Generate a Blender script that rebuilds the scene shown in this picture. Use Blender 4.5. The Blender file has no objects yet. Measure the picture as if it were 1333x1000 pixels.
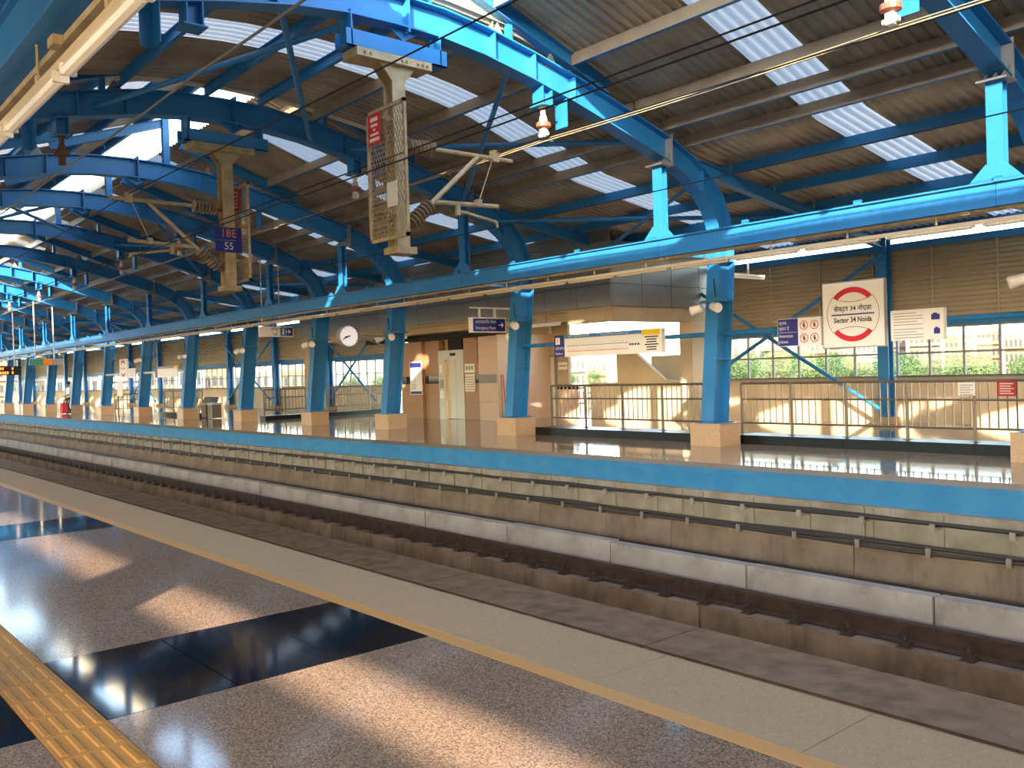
import bpy, bmesh, math, random
from mathutils import Vector, Matrix
random.seed(7)
S = bpy.context.scene
COL = S.collection
PI = math.pi

# ------------------------------------------------------------------ camera
FPX = 1173.8; W_, H_ = 1333.0, 1000.0; CH = 1.6
yaw, pitch, roll = [math.radians(a) for a in (40.37, -.81, -1.855)]
FWD = Vector((-math.cos(yaw)*math.cos(pitch), math.sin(yaw)*math.cos(pitch), math.sin(pitch)))
r0 = Vector((math.sin(yaw), math.cos(yaw), 0)); u0 = r0.cross(FWD)
RT = r0*math.cos(roll) + u0*math.sin(roll); UP = -r0*math.sin(roll) + u0*math.cos(roll)
CAM = Vector((0, 0, CH))
cd = bpy.data.cameras.new('camera'); co = bpy.data.objects.new('camera', cd); COL.objects.link(co)
m = Matrix((RT, UP, -FWD)).transposed().to_4x4(); m.translation = CAM; co.matrix_world = m
cd.sensor_fit = 'HORIZONTAL'; cd.sensor_width = 36; cd.lens = 36*FPX/W_; cd.clip_start = .05; cd.clip_end = 2000
S.camera = co
def ray(px, py): return FWD*FPX + RT*(px-W_/2) - UP*(py-H_/2)
def onx(px, py, X): d = ray(px, py); return CAM + d*(X/d.x)
def ony(px, py, Y): d = ray(px, py); return CAM + d*(Y/d.y)
def onz(px, py, Z=0): d = ray(px, py); return CAM + d*((Z-CH)/d.z)

# ------------------------------------------------------------------ world, sun, exposure
SUNDIR = Vector((-.9, 1, -.54)).normalized()          # direction the light travels
wd = bpy.data.worlds.new('sky'); S.world = wd; wd.use_nodes = True
nt = wd.node_tree; bg = nt.nodes['Background']
sk = nt.nodes.new('ShaderNodeTexSky'); sk.sky_type = 'NISHITA'; sk.sun_disc = False
sk.sun_elevation = math.asin(-SUNDIR.z); sk.sun_rotation = math.atan2(-SUNDIR.x, -SUNDIR.y)
sk.air_density = 1.2; sk.dust_density = 1.2; sk.altitude = 200
nt.links.new(sk.outputs[0], bg.inputs[0]); bg.inputs[1].default_value = .55
sl = bpy.data.lights.new('sun', 'SUN'); sl.energy = 7; sl.angle = math.radians(.6); sl.color = (1, .83, .62)
so = bpy.data.objects.new('sun', sl); COL.objects.link(so); so.location = (40, -40, 60)
so.rotation_euler = SUNDIR.to_track_quat('-Z', 'Y').to_euler()
S.view_settings.view_transform = 'Standard'; S.view_settings.look = 'None'
S.view_settings.gamma = 1; S.view_settings.exposure = 1.5; S.view_settings.use_curve_mapping = False

# ------------------------------------------------------------------ materials
def lin(c):
    return tuple(((v/255)/12.92 if v/255 <= .04045 else ((v/255+.055)/1.055)**2.4) for v in c) + (1,)
MATS = {}
def mat(name, rgb, rough=.5, metal=0, rgb2=None, scale=8, detail=4, bump=0, bscale=None, contrast=(.35, .65), spec=.5, stretch=None, alpha=None, emit=None):
    m = bpy.data.materials.new(name); m.use_nodes = True; n = m.node_tree.nodes; l = m.node_tree.links
    b = n['Principled BSDF']; b.inputs['Base Color'].default_value = lin(rgb)
    b.inputs['Roughness'].default_value = rough; b.inputs['Metallic'].default_value = metal
    b.inputs['Specular IOR Level'].default_value = spec
    if rgb2 or bump:
        tc = n.new('ShaderNodeTexCoord'); src = tc.outputs['Object']
        if stretch:
            mp = n.new('ShaderNodeMapping'); mp.inputs['Scale'].default_value = stretch
            l.new(src, mp.inputs[0]); src = mp.outputs[0]
    if rgb2:
        nz = n.new('ShaderNodeTexNoise'); nz.inputs['Scale'].default_value = scale; nz.inputs['Detail'].default_value = detail
        cr = n.new('ShaderNodeValToRGB'); cr.color_ramp.elements[0].position, cr.color_ramp.elements[1].position = contrast
        cr.color_ramp.elements[0].color = lin(rgb); cr.color_ramp.elements[1].color = lin(rgb2)
        l.new(src, nz.inputs['Vector']); l.new(nz.outputs['Fac'], cr.inputs[0]); l.new(cr.outputs[0], b.inputs['Base Color'])
    if bump:
        nb = n.new('ShaderNodeTexNoise'); nb.inputs['Scale'].default_value = bscale or scale*4; nb.inputs['Detail'].default_value = 3
        bp = n.new('ShaderNodeBump'); bp.inputs['Strength'].default_value = bump; bp.inputs['Distance'].default_value = .02
        l.new(src, nb.inputs['Vector']); l.new(nb.outputs['Fac'], bp.inputs['Height']); l.new(bp.outputs[0], b.inputs['Normal'])
    if emit:
        b.inputs['Emission Color'].default_value = lin(emit[0]); b.inputs['Emission Strength'].default_value = emit[1]
    MATS[name] = m; return m
mat('blue', (34, 116, 178), .42, rgb2=(44, 126, 186), scale=1.5, contrast=(.3, .7))
mat('blue_dark', (30, 104, 168), .5)
mat('fascia_blue', (42, 118, 166), .6, rgb2=(58, 130, 172), scale=2.5, bump=.05)
mat('sheet', (176, 164, 146), .45, .2, rgb2=(146, 132, 114), scale=.9, stretch=(1, 1, 1))
mat('tan_web', (158, 140, 118), .5, rgb2=(140, 122, 104), scale=2)
mat('cream_clad', (238, 226, 196), .6)
mat('concrete', (166, 154, 138), .95, spec=.2, rgb2=(136, 122, 104), scale=2.2, detail=8, bump=.25, bscale=18)
mat('concrete_dark', (166, 140, 114), 1, spec=.2, rgb2=(132, 108, 86), scale=2.4, detail=8, bump=.3, bscale=22)
mat('concrete_slab', (186, 150, 118), 1, rgb2=(162, 128, 98), spec=.1, scale=3, detail=8, bump=.2, bscale=30)
mat('concrete_brown', (154, 132, 108), .9, rgb2=(116, 94, 74), scale=1.3, detail=9, bump=.35, bscale=14)
mat('concrete_white', (190, 176, 162), .9, spec=.2, rgb2=(168, 152, 138), scale=1.8, detail=8, bump=.15, bscale=25)
mat('rail_steel', (104, 78, 60), .55, .5, rgb2=(78, 58, 46), scale=6)
mat('clip_steel', (86, 66, 52), .7, .3)
mat('cable', (58, 50, 44), .6)
mat('rust', (128, 92, 66), .85, rgb2=(92, 68, 52), scale=5)
mat('galv_tan', (188, 168, 130), .6, .15, rgb2=(164, 142, 106), scale=5)
mat('insulator', (150, 128, 100), .45, rgb2=(128, 106, 82), scale=9)
mat('porcelain', (226, 216, 196), .3)
mat('porcelain_red', (176, 96, 76), .35)
mat('black_granite', (22, 25, 34), .06, rgb2=(30, 33, 42), scale=120, detail=2, spec=.6)
mat('kerb_black', (16, 17, 20), .3, spec=.25)
mat('tactile', (206, 146, 66), .5, rgb2=(190, 130, 56), scale=3, bump=.08, bscale=60)
mat('orange_line', (204, 150, 84), .5)
mat('edge_tan', (184, 156, 126), .75, spec=.25, rgb2=(170, 142, 112), scale=90, detail=2, bump=.06, bscale=120)
mat('joint', (110, 98, 86), .9)
mat('plinth_granite', (200, 166, 130), .4, rgb2=(178, 142, 108), scale=45, detail=3)
mat('wall_granite', (168, 130, 98), .28, rgb2=(150, 112, 82), scale=40, detail=3)
mat('pink_granite', (206, 182, 166), .3, rgb2=(190, 164, 148), scale=50)
mat('beige_wall', (208, 192, 166), .8, rgb2=(196, 178, 150), scale=1.2)
mat('beige_wall2', (184, 166, 140), .8, rgb2=(172, 152, 126), scale=1.2)
mat('grey_panel', (132, 130, 130), .34, .25)
mat('louvre', (176, 164, 140), .6, rgb2=(166, 152, 126), scale=.8)
mat('frame_grey', (150, 148, 146), .45, .3)
mat('steel', (128, 116, 102), .35, .6)
mat('steel_lift', (186, 180, 168), .3, .6)
mat('white', (236, 236, 236), .5)
mat('offwhite', (226, 220, 206), .5)
mat('cream_pipe', (196, 178, 146), .5)
mat('tube_glass', (240, 236, 226), .2)
mat('sign_blue', (34, 40, 130), .4)
mat('sign_rule', (24, 70, 160), .4)
mat('sign_skyblue', (60, 120, 190), .4)
mat('sign_red', (206, 30, 50), .45)
mat('notice_red', (206, 34, 32), .5)
mat('sign_yellow', (240, 200, 40), .45)
mat('sign_black', (22, 22, 24), .5)
mat('sign_orange', (230, 140, 40), .5)
mat('sign_green', (70, 140, 110), .5)
mat('sign_grey', (150, 150, 156), .5)
mat('led', (240, 90, 40), .5, emit=((255, 90, 30), 3))
mat('clock_face', (240, 242, 255), .4, emit=((230, 235, 255), .12))
mat('door_white', (212, 212, 214), .5)
mat('dark', (30, 28, 27), .7)
mat('skin', (150, 104, 78), .6)
mat('shirt', (222, 222, 228), .8)
mat('trousers', (44, 42, 52), .8)
mat('hair', (22, 18, 16), .6)
mat('bag_red', (206, 40, 52), .6)
mat('leaf', (62, 84, 42), .8, rgb2=(84, 104, 58), scale=.9)
mat('leaf2', (74, 96, 50), .8, rgb2=(98, 116, 68), scale=.9)
mat('bark', (92, 76, 60), .9)
mat('bld_cream', (136, 118, 96), .85); mat('bld_pink', (128, 98, 82), .85); mat('bld_white', (156, 152, 148), .85)
mat('bld_grey', (116, 112, 109), .85); mat('bld_sand', (128, 106, 78), .85)
mat('bld_window', (46, 48, 52), .3)
mat('earth', (150, 140, 116), .95, rgb2=(110, 124, 80), scale=.05)

def granite(name, base, spk1, spk2, rough):
    m = bpy.data.materials.new(name); m.use_nodes = True; n = m.node_tree.nodes; l = m.node_tree.links
    b = n['Principled BSDF']; tc = n.new('ShaderNodeTexCoord')
    v = n.new('ShaderNodeTexVoronoi'); v.inputs['Scale'].default_value = 150
    cr = n.new('ShaderNodeValToRGB'); e = cr.color_ramp.elements
    e[0].position = 0; e[0].color = lin(spk1); e[1].position = 1; e[1].color = lin(spk2)
    k = e.new(.5); k.color = lin(base)
    sp = n.new('ShaderNodeSeparateColor')
    l.new(tc.outputs['Object'], v.inputs['Vector']); l.new(v.outputs['Color'], sp.inputs[0]); l.new(sp.outputs[0], cr.inputs[0])
    nz = n.new('ShaderNodeTexNoise'); nz.inputs['Scale'].default_value = .8; nz.inputs['Detail'].default_value = 5
    l.new(tc.outputs['Object'], nz.inputs['Vector'])
    mx = n.new('ShaderNodeMix'); mx.data_type = 'RGBA'; mx.blend_type = 'MULTIPLY'; mx.inputs[0].default_value = .25
    l.new(cr.outputs[0], mx.inputs[6]); l.new(nz.outputs['Fac'], mx.inputs[7]); l.new(mx.outputs[2], b.inputs['Base Color'])
    mr = n.new('ShaderNodeMapRange'); mr.inputs[3].default_value = rough*.7; mr.inputs[4].default_value = rough*1.4
    l.new(nz.outputs['Fac'], mr.inputs[0]); l.new(mr.outputs[0], b.inputs['Roughness'])
    MATS[name] = m
def stain(name, rgb, lo, scale=1.1, amount=.75, stretch=(1, 1, 3)):
    """patchy brown dust and run marks over an existing material"""
    n = MATS[name].node_tree.nodes; l = MATS[name].node_tree.links; b = n['Principled BSDF']
    src = b.inputs['Base Color'].links[0].from_socket
    tc = n.new('ShaderNodeTexCoord'); mp = n.new('ShaderNodeMapping'); mp.inputs['Scale'].default_value = stretch
    nz = n.new('ShaderNodeTexNoise'); nz.inputs['Scale'].default_value = scale; nz.inputs['Detail'].default_value = 10; nz.inputs['Roughness'].default_value = .72
    mr = n.new('ShaderNodeMapRange'); mr.inputs[1].default_value = lo; mr.inputs[2].default_value = lo+.2; mr.inputs[4].default_value = amount
    mx = n.new('ShaderNodeMix'); mx.data_type = 'RGBA'; mx.inputs[7].default_value = lin(rgb)
    l.new(tc.outputs['Object'], mp.inputs[0]); l.new(mp.outputs[0], nz.inputs['Vector']); l.new(nz.outputs['Fac'], mr.inputs[0])
    l.new(mr.outputs[0], mx.inputs[0]); l.new(src, mx.inputs[6]); l.new(mx.outputs[2], b.inputs['Base Color'])
stain('concrete_white', (128, 110, 92), .52, 2.2, .6, (1, 1, .6))
stain('concrete_brown', (92, 72, 54), .5, 1.6, .7, (2, 2, .5))
stain('concrete', (110, 94, 76), .53, 2.5, .6, (2.5, 2.5, .4))
stain('concrete_dark', (88, 70, 54), .52, 2.5, .6, (2, 2, .5))
stain('concrete_slab', (120, 98, 78), .5, 2.8, .5, (1, 1, 1))
stain('sheet', (112, 92, 70), .55, .8, .5, (1.5, .25, .25))
stain('louvre', (136, 120, 96), .55, .7, .5, (.6, 1, 1))
granite('granite_near', (156, 129, 110), (112, 90, 76), (192, 166, 144), .09)
granite('granite_far', (196, 164, 134), (150, 118, 92), (220, 196, 168), .06)

def skylight_mat():
    m = bpy.data.materials.new('skylight'); m.use_nodes = True; n = m.node_tree.nodes; l = m.node_tree.links
    for x in list(n):
        if x.type != 'OUTPUT_MATERIAL': n.remove(x)
    out = n['Material Output']
    t = n.new('ShaderNodeBsdfTranslucent'); t.inputs[0].default_value = (.2, .2, .2, 1)
    d = n.new('ShaderNodeBsdfDiffuse'); d.inputs[0].default_value = (.8, .8, .8, 1)
    mx = n.new('ShaderNodeMixShader'); mx.inputs[0].default_value = .3
    l.new(t.outputs[0], mx.inputs[1]); l.new(d.outputs[0], mx.inputs[2]); l.new(mx.outputs[0], out.inputs[0])
    MATS['skylight'] = m
skylight_mat()
def glass_mat():
    m = bpy.data.materials.new('pane'); m.use_nodes = True; n = m.node_tree.nodes; l = m.node_tree.links
    for x in list(n):
        if x.type != 'OUTPUT_MATERIAL': n.remove(x)
    out = n['Material Output']
    t = n.new('ShaderNodeBsdfTransparent'); t.inputs[0].default_value = (.93, .95, .95, 1)
    g = n.new('ShaderNodeBsdfGlossy'); g.inputs['Roughness'].default_value = .03
    mx = n.new('ShaderNodeMixShader'); mx.inputs[0].default_value = .06
    l.new(t.outputs[0], mx.inputs[1]); l.new(g.outputs[0], mx.inputs[2]); l.new(mx.outputs[0], out.inputs[0])
    MATS['pane'] = m
glass_mat()

# ------------------------------------------------------------------ mesh helpers
class MB:
    def __init__(s): s.v = []; s.f = []; s.mi = []; s.cur = 0
    def add(s, vs, fs):
        o = len(s.v); s.v += [Vector(v) for v in vs]
        for f in fs: s.f.append([i+o for i in f]); s.mi.append(s.cur)
        return s
    def box(s, x0, x1, y0, y1, z0, z1):
        x0, x1 = sorted((x0, x1)); y0, y1 = sorted((y0, y1)); z0, z1 = sorted((z0, z1))
        return s.add([(x0,y0,z0),(x1,y0,z0),(x1,y1,z0),(x0,y1,z0),(x0,y0,z1),(x1,y0,z1),(x1,y1,z1),(x0,y1,z1)],
              [(0,3,2,1),(4,5,6,7),(0,1,5,4),(1,2,6,5),(2,3,7,6),(3,0,4,7)])
    def bar(s, a, b, w, h, up=(0,0,1)):
        a, b = Vector(a), Vector(b); d = (b-a).normalized(); up = Vector(up)
        if abs(d.dot(up)) > .98: up = Vector((1,0,0))
        x = d.cross(up).normalized()*w/2; y = x.cross(d).normalized()*h/2
        return s.add([a-x-y,a+x-y,a+x+y,a-x+y,b-x-y,b+x-y,b+x+y,b-x+y],
              [(0,1,2,3),(7,6,5,4),(0,4,5,1),(1,5,6,2),(2,6,7,3),(3,7,4,0)])
    def tube(s, a, b, r, r2=None, n=8, caps=True):
        a, b = Vector(a), Vector(b); d = (b-a).normalized(); r2 = r if r2 is None else r2
        up = Vector((0,0,1)) if abs(d.z) < .95 else Vector((1,0,0))
        x = d.cross(up).normalized(); y = x.cross(d)
        vs = []
        for P, rr in ((a, r), (b, r2)):
            for i in range(n):
                t = 2*PI*i/n; vs.append(P + x*math.cos(t)*rr + y*math.sin(t)*rr)
        fs = [(i, (i+1) % n, n+(i+1) % n, n+i) for i in range(n)]
        if caps: fs += [tuple(range(n))[::-1], tuple(range(n, 2*n))]
        return s.add(vs, fs)
    def path(s, pts, r, n=6):
        pts = [Vector(p) for p in pts]; vs = []; fs = []
        for k, P in enumerate(pts):
            d = (pts[min(k+1, len(pts)-1)]-pts[max(k-1, 0)]).normalized()
            up = Vector((0,0,1)) if abs(d.z) < .95 else Vector((1,0,0))
            x = d.cross(up).normalized(); y = x.cross(d)
            vs += [P + x*math.cos(2*PI*i/n)*r + y*math.sin(2*PI*i/n)*r for i in range(n)]
        for k in range(len(pts)-1):
            fs += [(k*n+i, k*n+(i+1) % n, (k+1)*n+(i+1) % n, (k+1)*n+i) for i in range(n)]
        return s.add(vs, fs)
    def lathe(s, a, b, prof, n=12):
        """prof: list of (t along a->b, radius)"""
        a, b = Vector(a), Vector(b); d = (b-a); D = d.normalized()
        up = Vector((0,0,1)) if abs(D.z) < .95 else Vector((1,0,0))
        x = D.cross(up).normalized(); y = x.cross(D); vs = []
        for t, r in prof:
            vs += [a+d*t + x*math.cos(2*PI*i/n)*r + y*math.sin(2*PI*i/n)*r for i in range(n)]
        fs = []
        for k in range(len(prof)-1):
            fs += [(k*n+i, k*n+(i+1) % n, (k+1)*n+(i+1) % n, (k+1)*n+i) for i in range(n)]
        fs += [tuple(range(n))[::-1], tuple(range((len(prof)-1)*n, len(prof)*n))]
        return s.add(vs, fs)
    def prism(s, poly, axis, t0, t1):
        """poly in the two other axes (x: (y,z); y: (x,z); z: (x,y))"""
        def P(p, t): return {'x': (t, p[0], p[1]), 'y': (p[0], t, p[1]), 'z': (p[0], p[1], t)}[axis]
        n = len(poly); vs = [P(p, t0) for p in poly] + [P(p, t1) for p in poly]
        return s.add(vs, [tuple(range(n))[::-1], tuple(range(n, 2*n))] + [(i, (i+1) % n, n+(i+1) % n, n+i) for i in range(n)])
    def isweep(s, pts, depth, fw, tf=.025, tw=.02, x=0):
        """I section swept through (y, z) points in the plane X = x"""
        P = [Vector((0, p[0], p[1])) for p in pts]; N = []
        for k in range(len(P)):
            d = (P[min(k+1, len(P)-1)]-P[max(k-1, 0)]).normalized(); N.append(Vector((0, -d.z, d.y)))
        dep = depth if isinstance(depth, (list, tuple)) else [depth]*len(P)
        def strip(o0, o1, w):
            vs = []
            for p, nn, dd in zip(P, N, dep):
                a = p+nn*o0(dd); b = p+nn*o1(dd)
                vs += [(x-w/2, a.y, a.z), (x+w/2, a.y, a.z), (x+w/2, b.y, b.z), (x-w/2, b.y, b.z)]
            fs = [(0,1,2,3), tuple((len(P)-1)*4+i for i in (3,2,1,0))]
            for k in range(len(P)-1):
                fs += [(k*4+i, (k+1)*4+i, (k+1)*4+(i+1) % 4, k*4+(i+1) % 4) for i in range(4)]
            s.add(vs, fs)
        strip(lambda d: -d/2, lambda d: -d/2+tf, fw); strip(lambda d: d/2-tf, lambda d: d/2, fw)
        strip(lambda d: -d/2+tf, lambda d: d/2-tf, tw)
        return s
WL = {}
def wloc(o): return WL.get(o.name, Vector((0,0,0)))
def tag(o, label=None, cat=None, group=None, kind=None):
    if label: o['label'] = label
    if cat: o['category'] = cat
    if group: o['group'] = group
    if kind: o['kind'] = kind
    return o
def link(o, parent, w):
    COL.objects.link(o); WL[o.name] = w
    if parent: o.parent = parent; o.location = w - wloc(parent)
    else: o.location = w
    return o
def fixn(me):
    bm = bmesh.new(); bm.from_mesh(me); bmesh.ops.recalc_face_normals(bm, faces=bm.faces); bm.to_mesh(me); bm.free()
def ob(name, mb, mats, parent=None, smooth=False, **kw):
    if not isinstance(mats, (list, tuple)): mats = [mats]
    lo = Vector([min(v[i] for v in mb.v) for i in range(3)]); hi = Vector([max(v[i] for v in mb.v) for i in range(3)])
    w = Vector(((lo.x+hi.x)/2, (lo.y+hi.y)/2, lo.z))
    me = bpy.data.meshes.new(name); me.from_pydata([v-w for v in mb.v], [], mb.f)
    for mm in mats: me.materials.append(MATS[mm])
    if len(mats) > 1: me.polygons.foreach_set('material_index', mb.mi)
    fixn(me)
    if smooth: me.polygons.foreach_set('use_smooth', [True]*len(me.polygons))
    o = bpy.data.objects.new(name, me); link(o, parent, w)
    return tag(o, **kw)
def thing(name, loc, **kw):
    o = bpy.data.objects.new(name, None); o.empty_display_size = .1; link(o, None, Vector(loc)); return tag(o, **kw)
def inst(src, parent, off):
    """copy of one mesh object, moved by a world offset"""
    c = src.copy(); w = wloc(src)+Vector(off); link(c, parent, w); return c
def dup(root, off, **kw):
    c = root.copy(); link(c, None, wloc(root)+Vector(off)); tag(c, **kw)
    for ch in [x for x in root.children]:
        d = ch.copy(); link(d, c, wloc(ch)+Vector(off))
        for g in [x for x in ch.children]:
            e = g.copy(); link(e, d, wloc(g)+Vector(off))
    return c
DEV = None
def text(name, s, size, org, mat_, parent, face='-y', align='CENTER', ext=.002, sx=1, bold=0):
    cu = bpy.data.curves.new('t', 'FONT'); cu.offset = bold; cu.body = s; cu.size = size; cu.align_x = align; cu.align_y = 'CENTER'
    cu.resolution_u = 2
    t = bpy.data.objects.new('t', cu); COL.objects.link(t)
    dg = bpy.context.evaluated_depsgraph_get(); me = bpy.data.meshes.new_from_object(t.evaluated_get(dg))
    bpy.data.objects.remove(t); bpy.data.curves.remove(cu)
    org = Vector(org)
    for v in me.vertices:
        x, y = v.co.x*sx, v.co.y
        v.co = Vector((x, -.001, y)) if face == '-y' else Vector((.001, x, y))
    me.materials.clear(); me.materials.append(MATS[mat_]); me.name = name
    o = bpy.data.objects.new(name, me); link(o, parent, org); return o
def print_line(x0, x1, y, z, h, mat_, parent):
    return ob('print_line', MB().box(x0, x1, y-.002, y, z-h/2, z+h/2), mat_, parent)
ORD = ['first', 'second', 'third', 'fourth', 'fifth', 'sixth', 'seventh', 'eighth', 'ninth', 'tenth', 'eleventh', 'twelfth', 'thirteenth', 'fourteenth', 'fifteenth', 'sixteenth', 'seventeenth', 'eighteenth', 'nineteenth', 'twentieth']

# ------------------------------------------------------------------ layout constants
YC = 7.35                                        # centre line between the tracks
def mir(y): return 2*YC-y
FX = [.9, -5.1, -11.1, -17.2, -22.98, -27.7, -33.3, -39.3, -45.1, -51.1, -57.0, -62.8, -68.9, -74.7, -80.6, -86.5, -92.4, -98.3, -104.2]   # frames
XR, XL = 20.0, -110.0
YN, YF = 3.83, 11.4                              # platform edges
ROOF = [(8.75, 7.8), (11.5, 6.85), (14.5, 5.85), (18, 5.3), (22.0, 4.81)]
def zroof(y):
    for (a, za), (b, zb) in zip(ROOF, ROOF[1:]):
        if y <= b: return za+(zb-za)*(y-a)/(b-a)
    return ROOF[-1][1]
PUR = [9.3, 11.0, 12.6, 13.33, 13.98, 15.5, 17.05, 18.6, 20.2]

# ================================================================== GROUND AND PLATFORMS
ob('ground', MB().box(-420, 160, -250, 420, -9.6, -9), 'earth', kind='structure')

# near platform
fl = thing('floor', (0, 0, 0), kind='structure')
mb = MB().box(XL, XR, -7.5, YN-.05, -1.7, -.06); ob('platform_core', mb, 'concrete_dark', fl)
strips = [5.95+.95] + []
SC = [-5.14-6.09*k for k in range(-4, 17)]        # centres of black bands
edges = [XR] + [e for c in SC for e in (c+.6, c-.6)] + [XL]
for k in range(0, len(edges), 2):
    a, b = edges[k], edges[k+1]
    if a-b < .05: continue
    ob('paving_slab', MB().box(b+.003, a-.003, 1.263, 3.127, -.06, 0), 'granite_near', fl)
    ob('paving_slab', MB().box(b+.003, a-.003, -7.5, .957, -.06, 0), 'granite_near', fl)
bt = None
for c in SC:
    for y in (1.263, 1.92, 2.53):
        y1 = {1.263: 1.917, 1.92: 2.527, 2.53: 3.127}[y]
        ob('black_tile', MB().box(c-.597, c+.597, y+.002, y1-.002, -.06, .0005), 'black_granite', fl)
    for k in range(3):
        ob('black_tile', MB().box(c-.597, c+.597, .955-.6*(k+1), .951-.6*k, -.06, .0005), 'black_granite', fl)
# tactile tiles
mb = MB().box(-.149, .149, -.149, .149, -.05, .001)
for j in range(4):
    for i in range(1):
        x = 0; y = -.1125+.075*j
        a, b, h = .126, .018, .006
        mb.add([(x-a,y-b,.001),(x+a,y-b,.001),(x+a,y+b,.001),(x-a,y+b,.001),(x-a+.01,y-b+.008,h),(x+a-.01,y-b+.008,h),(x+a-.01,y+b-.008,h),(x-a+.01,y+b-.008,h)],
               [(4,5,6,7),(0,1,5,4),(1,2,6,5),(2,3,7,6),(3,0,4,7)])
for v in mb.v: v += Vector((-.15, 1.11, 0))
t0 = ob('tactile_tile', mb, 'tactile', fl)
for k in range(1, 110): inst(t0, fl, (-.3*k+(1.5), 0, 0))
ob('warning_line', MB().box(XL, XR, 3.131, 3.235, -.06, .001), 'orange_line', fl)
e0 = ob('edge_slab', MB().box(-2.06+.003, -2.06+1.197, 3.238, YN, -.07, .002), 'edge_tan', fl)
for k in range(-16, 88):
    if k: inst(e0, fl, (-1.2*k, 0, 0))
ob('edge_beam', MB().box(XL, XR, YN-.04, YN-.005, -.5, -.075), 'concrete_dark', fl)

# far platform
ff = thing('floor', (0, 14, 0), kind='structure')
ob('platform_core', MB().box(XL, XR, YF-.02, 22.3, -.35, -.06), 'concrete', ff)
ob('edge_strip', MB().box(XL, XR, YF, 11.95, -.06, 0), 'edge_tan', ff)
for k in range(22):
    a = XR-6*k
    if a-.1 < XL: break
    ob('paving_slab', MB().box(max(a-5.997, XL), a, 11.953, 15.05, -.06, 0), 'granite_far', ff)
    ob('paving_slab', MB().box(max(a-5.997, XL), a, 15.053, 22.2, -.06, 0), 'granite_far', ff)
mb = MB().box(XL, XR, YF-.05, YF, -.075, -.002); ob('fascia_lip', mb, 'fascia_blue', ff)
ob('fascia', MB().box(XL, XR, YF-.04, YF-.005, -.34, -.077), 'fascia_blue', ff)

# ================================================================== TRACK BED
tb = thing('floor', (0, YC, -1.7), kind='structure')
ob('trackbed_base', MB().box(XL, XR, YN-.3, 11.6, -1.95, -1.66), 'concrete_dark', tb)
def series(x0, step, lo=XL, hi=XR):
    xs = [x0]
    while xs[-1]-step > lo: xs.append(xs[-1]-step)
    while xs[0]+step < hi: xs.insert(0, xs[0]+step)
    return [hi]+xs+[lo]
xs = series(-7.0, 4.57)
for a, b in zip(xs, xs[1:]):
    ob('bed_slab', MB().box(b+.015, a-.015, 7.84, 8.85, -1.66, -1.63), 'concrete_slab', tb)
    ob('bed_slab', MB().box(b+.015, a-.015, 6.6, 7.76, -1.66, -1.63), 'concrete_slab', tb)
    for y0, y1 in ((8.86, 9.36), (10.25, 10.78), (4.2, 5.0), (5.65, 6.45)):
        ob('plinth_block', MB().box(b+.02, a-.02, y0, y1, -1.66, -1.36+random.uniform(-.008, .008)), 'concrete_dark', tb)
xs = series(-6.8, 2.36)
for i, (a, b) in enumerate(zip(xs, xs[1:])):
    j = random.uniform(-.012, .012); zt = -.95+random.uniform(-.012, .012)
    mb = MB().prism([(9.55+j, -1.66), (9.8+j, -1.66), (9.77+j, zt), (9.58+j, zt)], 'x', b+.014, a-.014)
    ob('guard_block', mb, 'concrete_white', tb)
ob('drain_floor', MB().box(XL, XR, 9.8, 10.1, -1.66, -1.6), 'concrete_dark', tb)

# wall below the far platform
wt = thing('wall_trackside', (0, 11.2, -1.7), kind='structure')
xs = series(-6.1, 3.05)
for a, b in zip(xs, xs[1:]):
    prof = [(10.92, -1.66), (11.25, -1.66), (11.25, -.76), (11.02, -.77), (10.97, -.8), (10.95, -.86)]
    ob('ledge_block', MB().prism(prof, 'x', b+.006, a-.006), 'concrete_brown', wt)
    ob('wall_panel', MB().box(b+.006, a-.006, 11.25, 11.42, -1.66, -.34), 'concrete', wt)
br = MB().box(-.045, .045, 11.225, 11.25, -.76, -.36); br.box(-.03, .03, 11.02, 11.23, -.515, -.49); br.box(-.03, .03, 11.0, 11.03, -.53, -.44)
br.box(-.03, .03, 10.9, 10.97, -.83, -.81); br.box(-.03, .03, 10.88, 10.9, -.83, -.72)
for v in br.v: v += Vector((-.5, 0, 0))
b0 = ob('cable_bracket', br, 'concrete', wt)
k = 1
while -.5-.92*k > XL: inst(b0, wt, (-.92*k, 0, 0)); k += 1
for k in range(1, 8): inst(b0, wt, (.92*k, 0, 0))
def cable(name, y, z, r, label, amp=.012, ph=0):
    n = 190; pts = []
    for i in range(n):
        x = XR+(XL-XR)*i/(n-1)
        pts.append((x, y+amp*.5*math.sin(x*.7+ph), z+amp*math.sin(x*1.3+ph*2)-abs(math.sin((x+.5)/.92*PI))*.012))
    ob(name, MB().path(pts, r), 'cable', smooth=True, label=label, cat='cable', group='cables along the far platform wall')
cable('cable', 11.1, -.45, .028, 'thick black cable on the upper brackets below the blue platform edge, outer one', ph=1)
cable('cable', 11.16, -.445, .026, 'thick black cable on the upper brackets below the blue platform edge, wall side one', ph=2)
cable('cable', 10.93, -.775, .024, 'dark cable lowest and outermost of the bundle along the brown ledge', ph=3)
cable('cable', 10.99, -.735, .024, 'dark cable in the middle of the bundle along the brown ledge', ph=4)
cable('cable', 11.06, -.735, .024, 'dark cable nearest the wall in the bundle on the brown ledge', ph=5)

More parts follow.
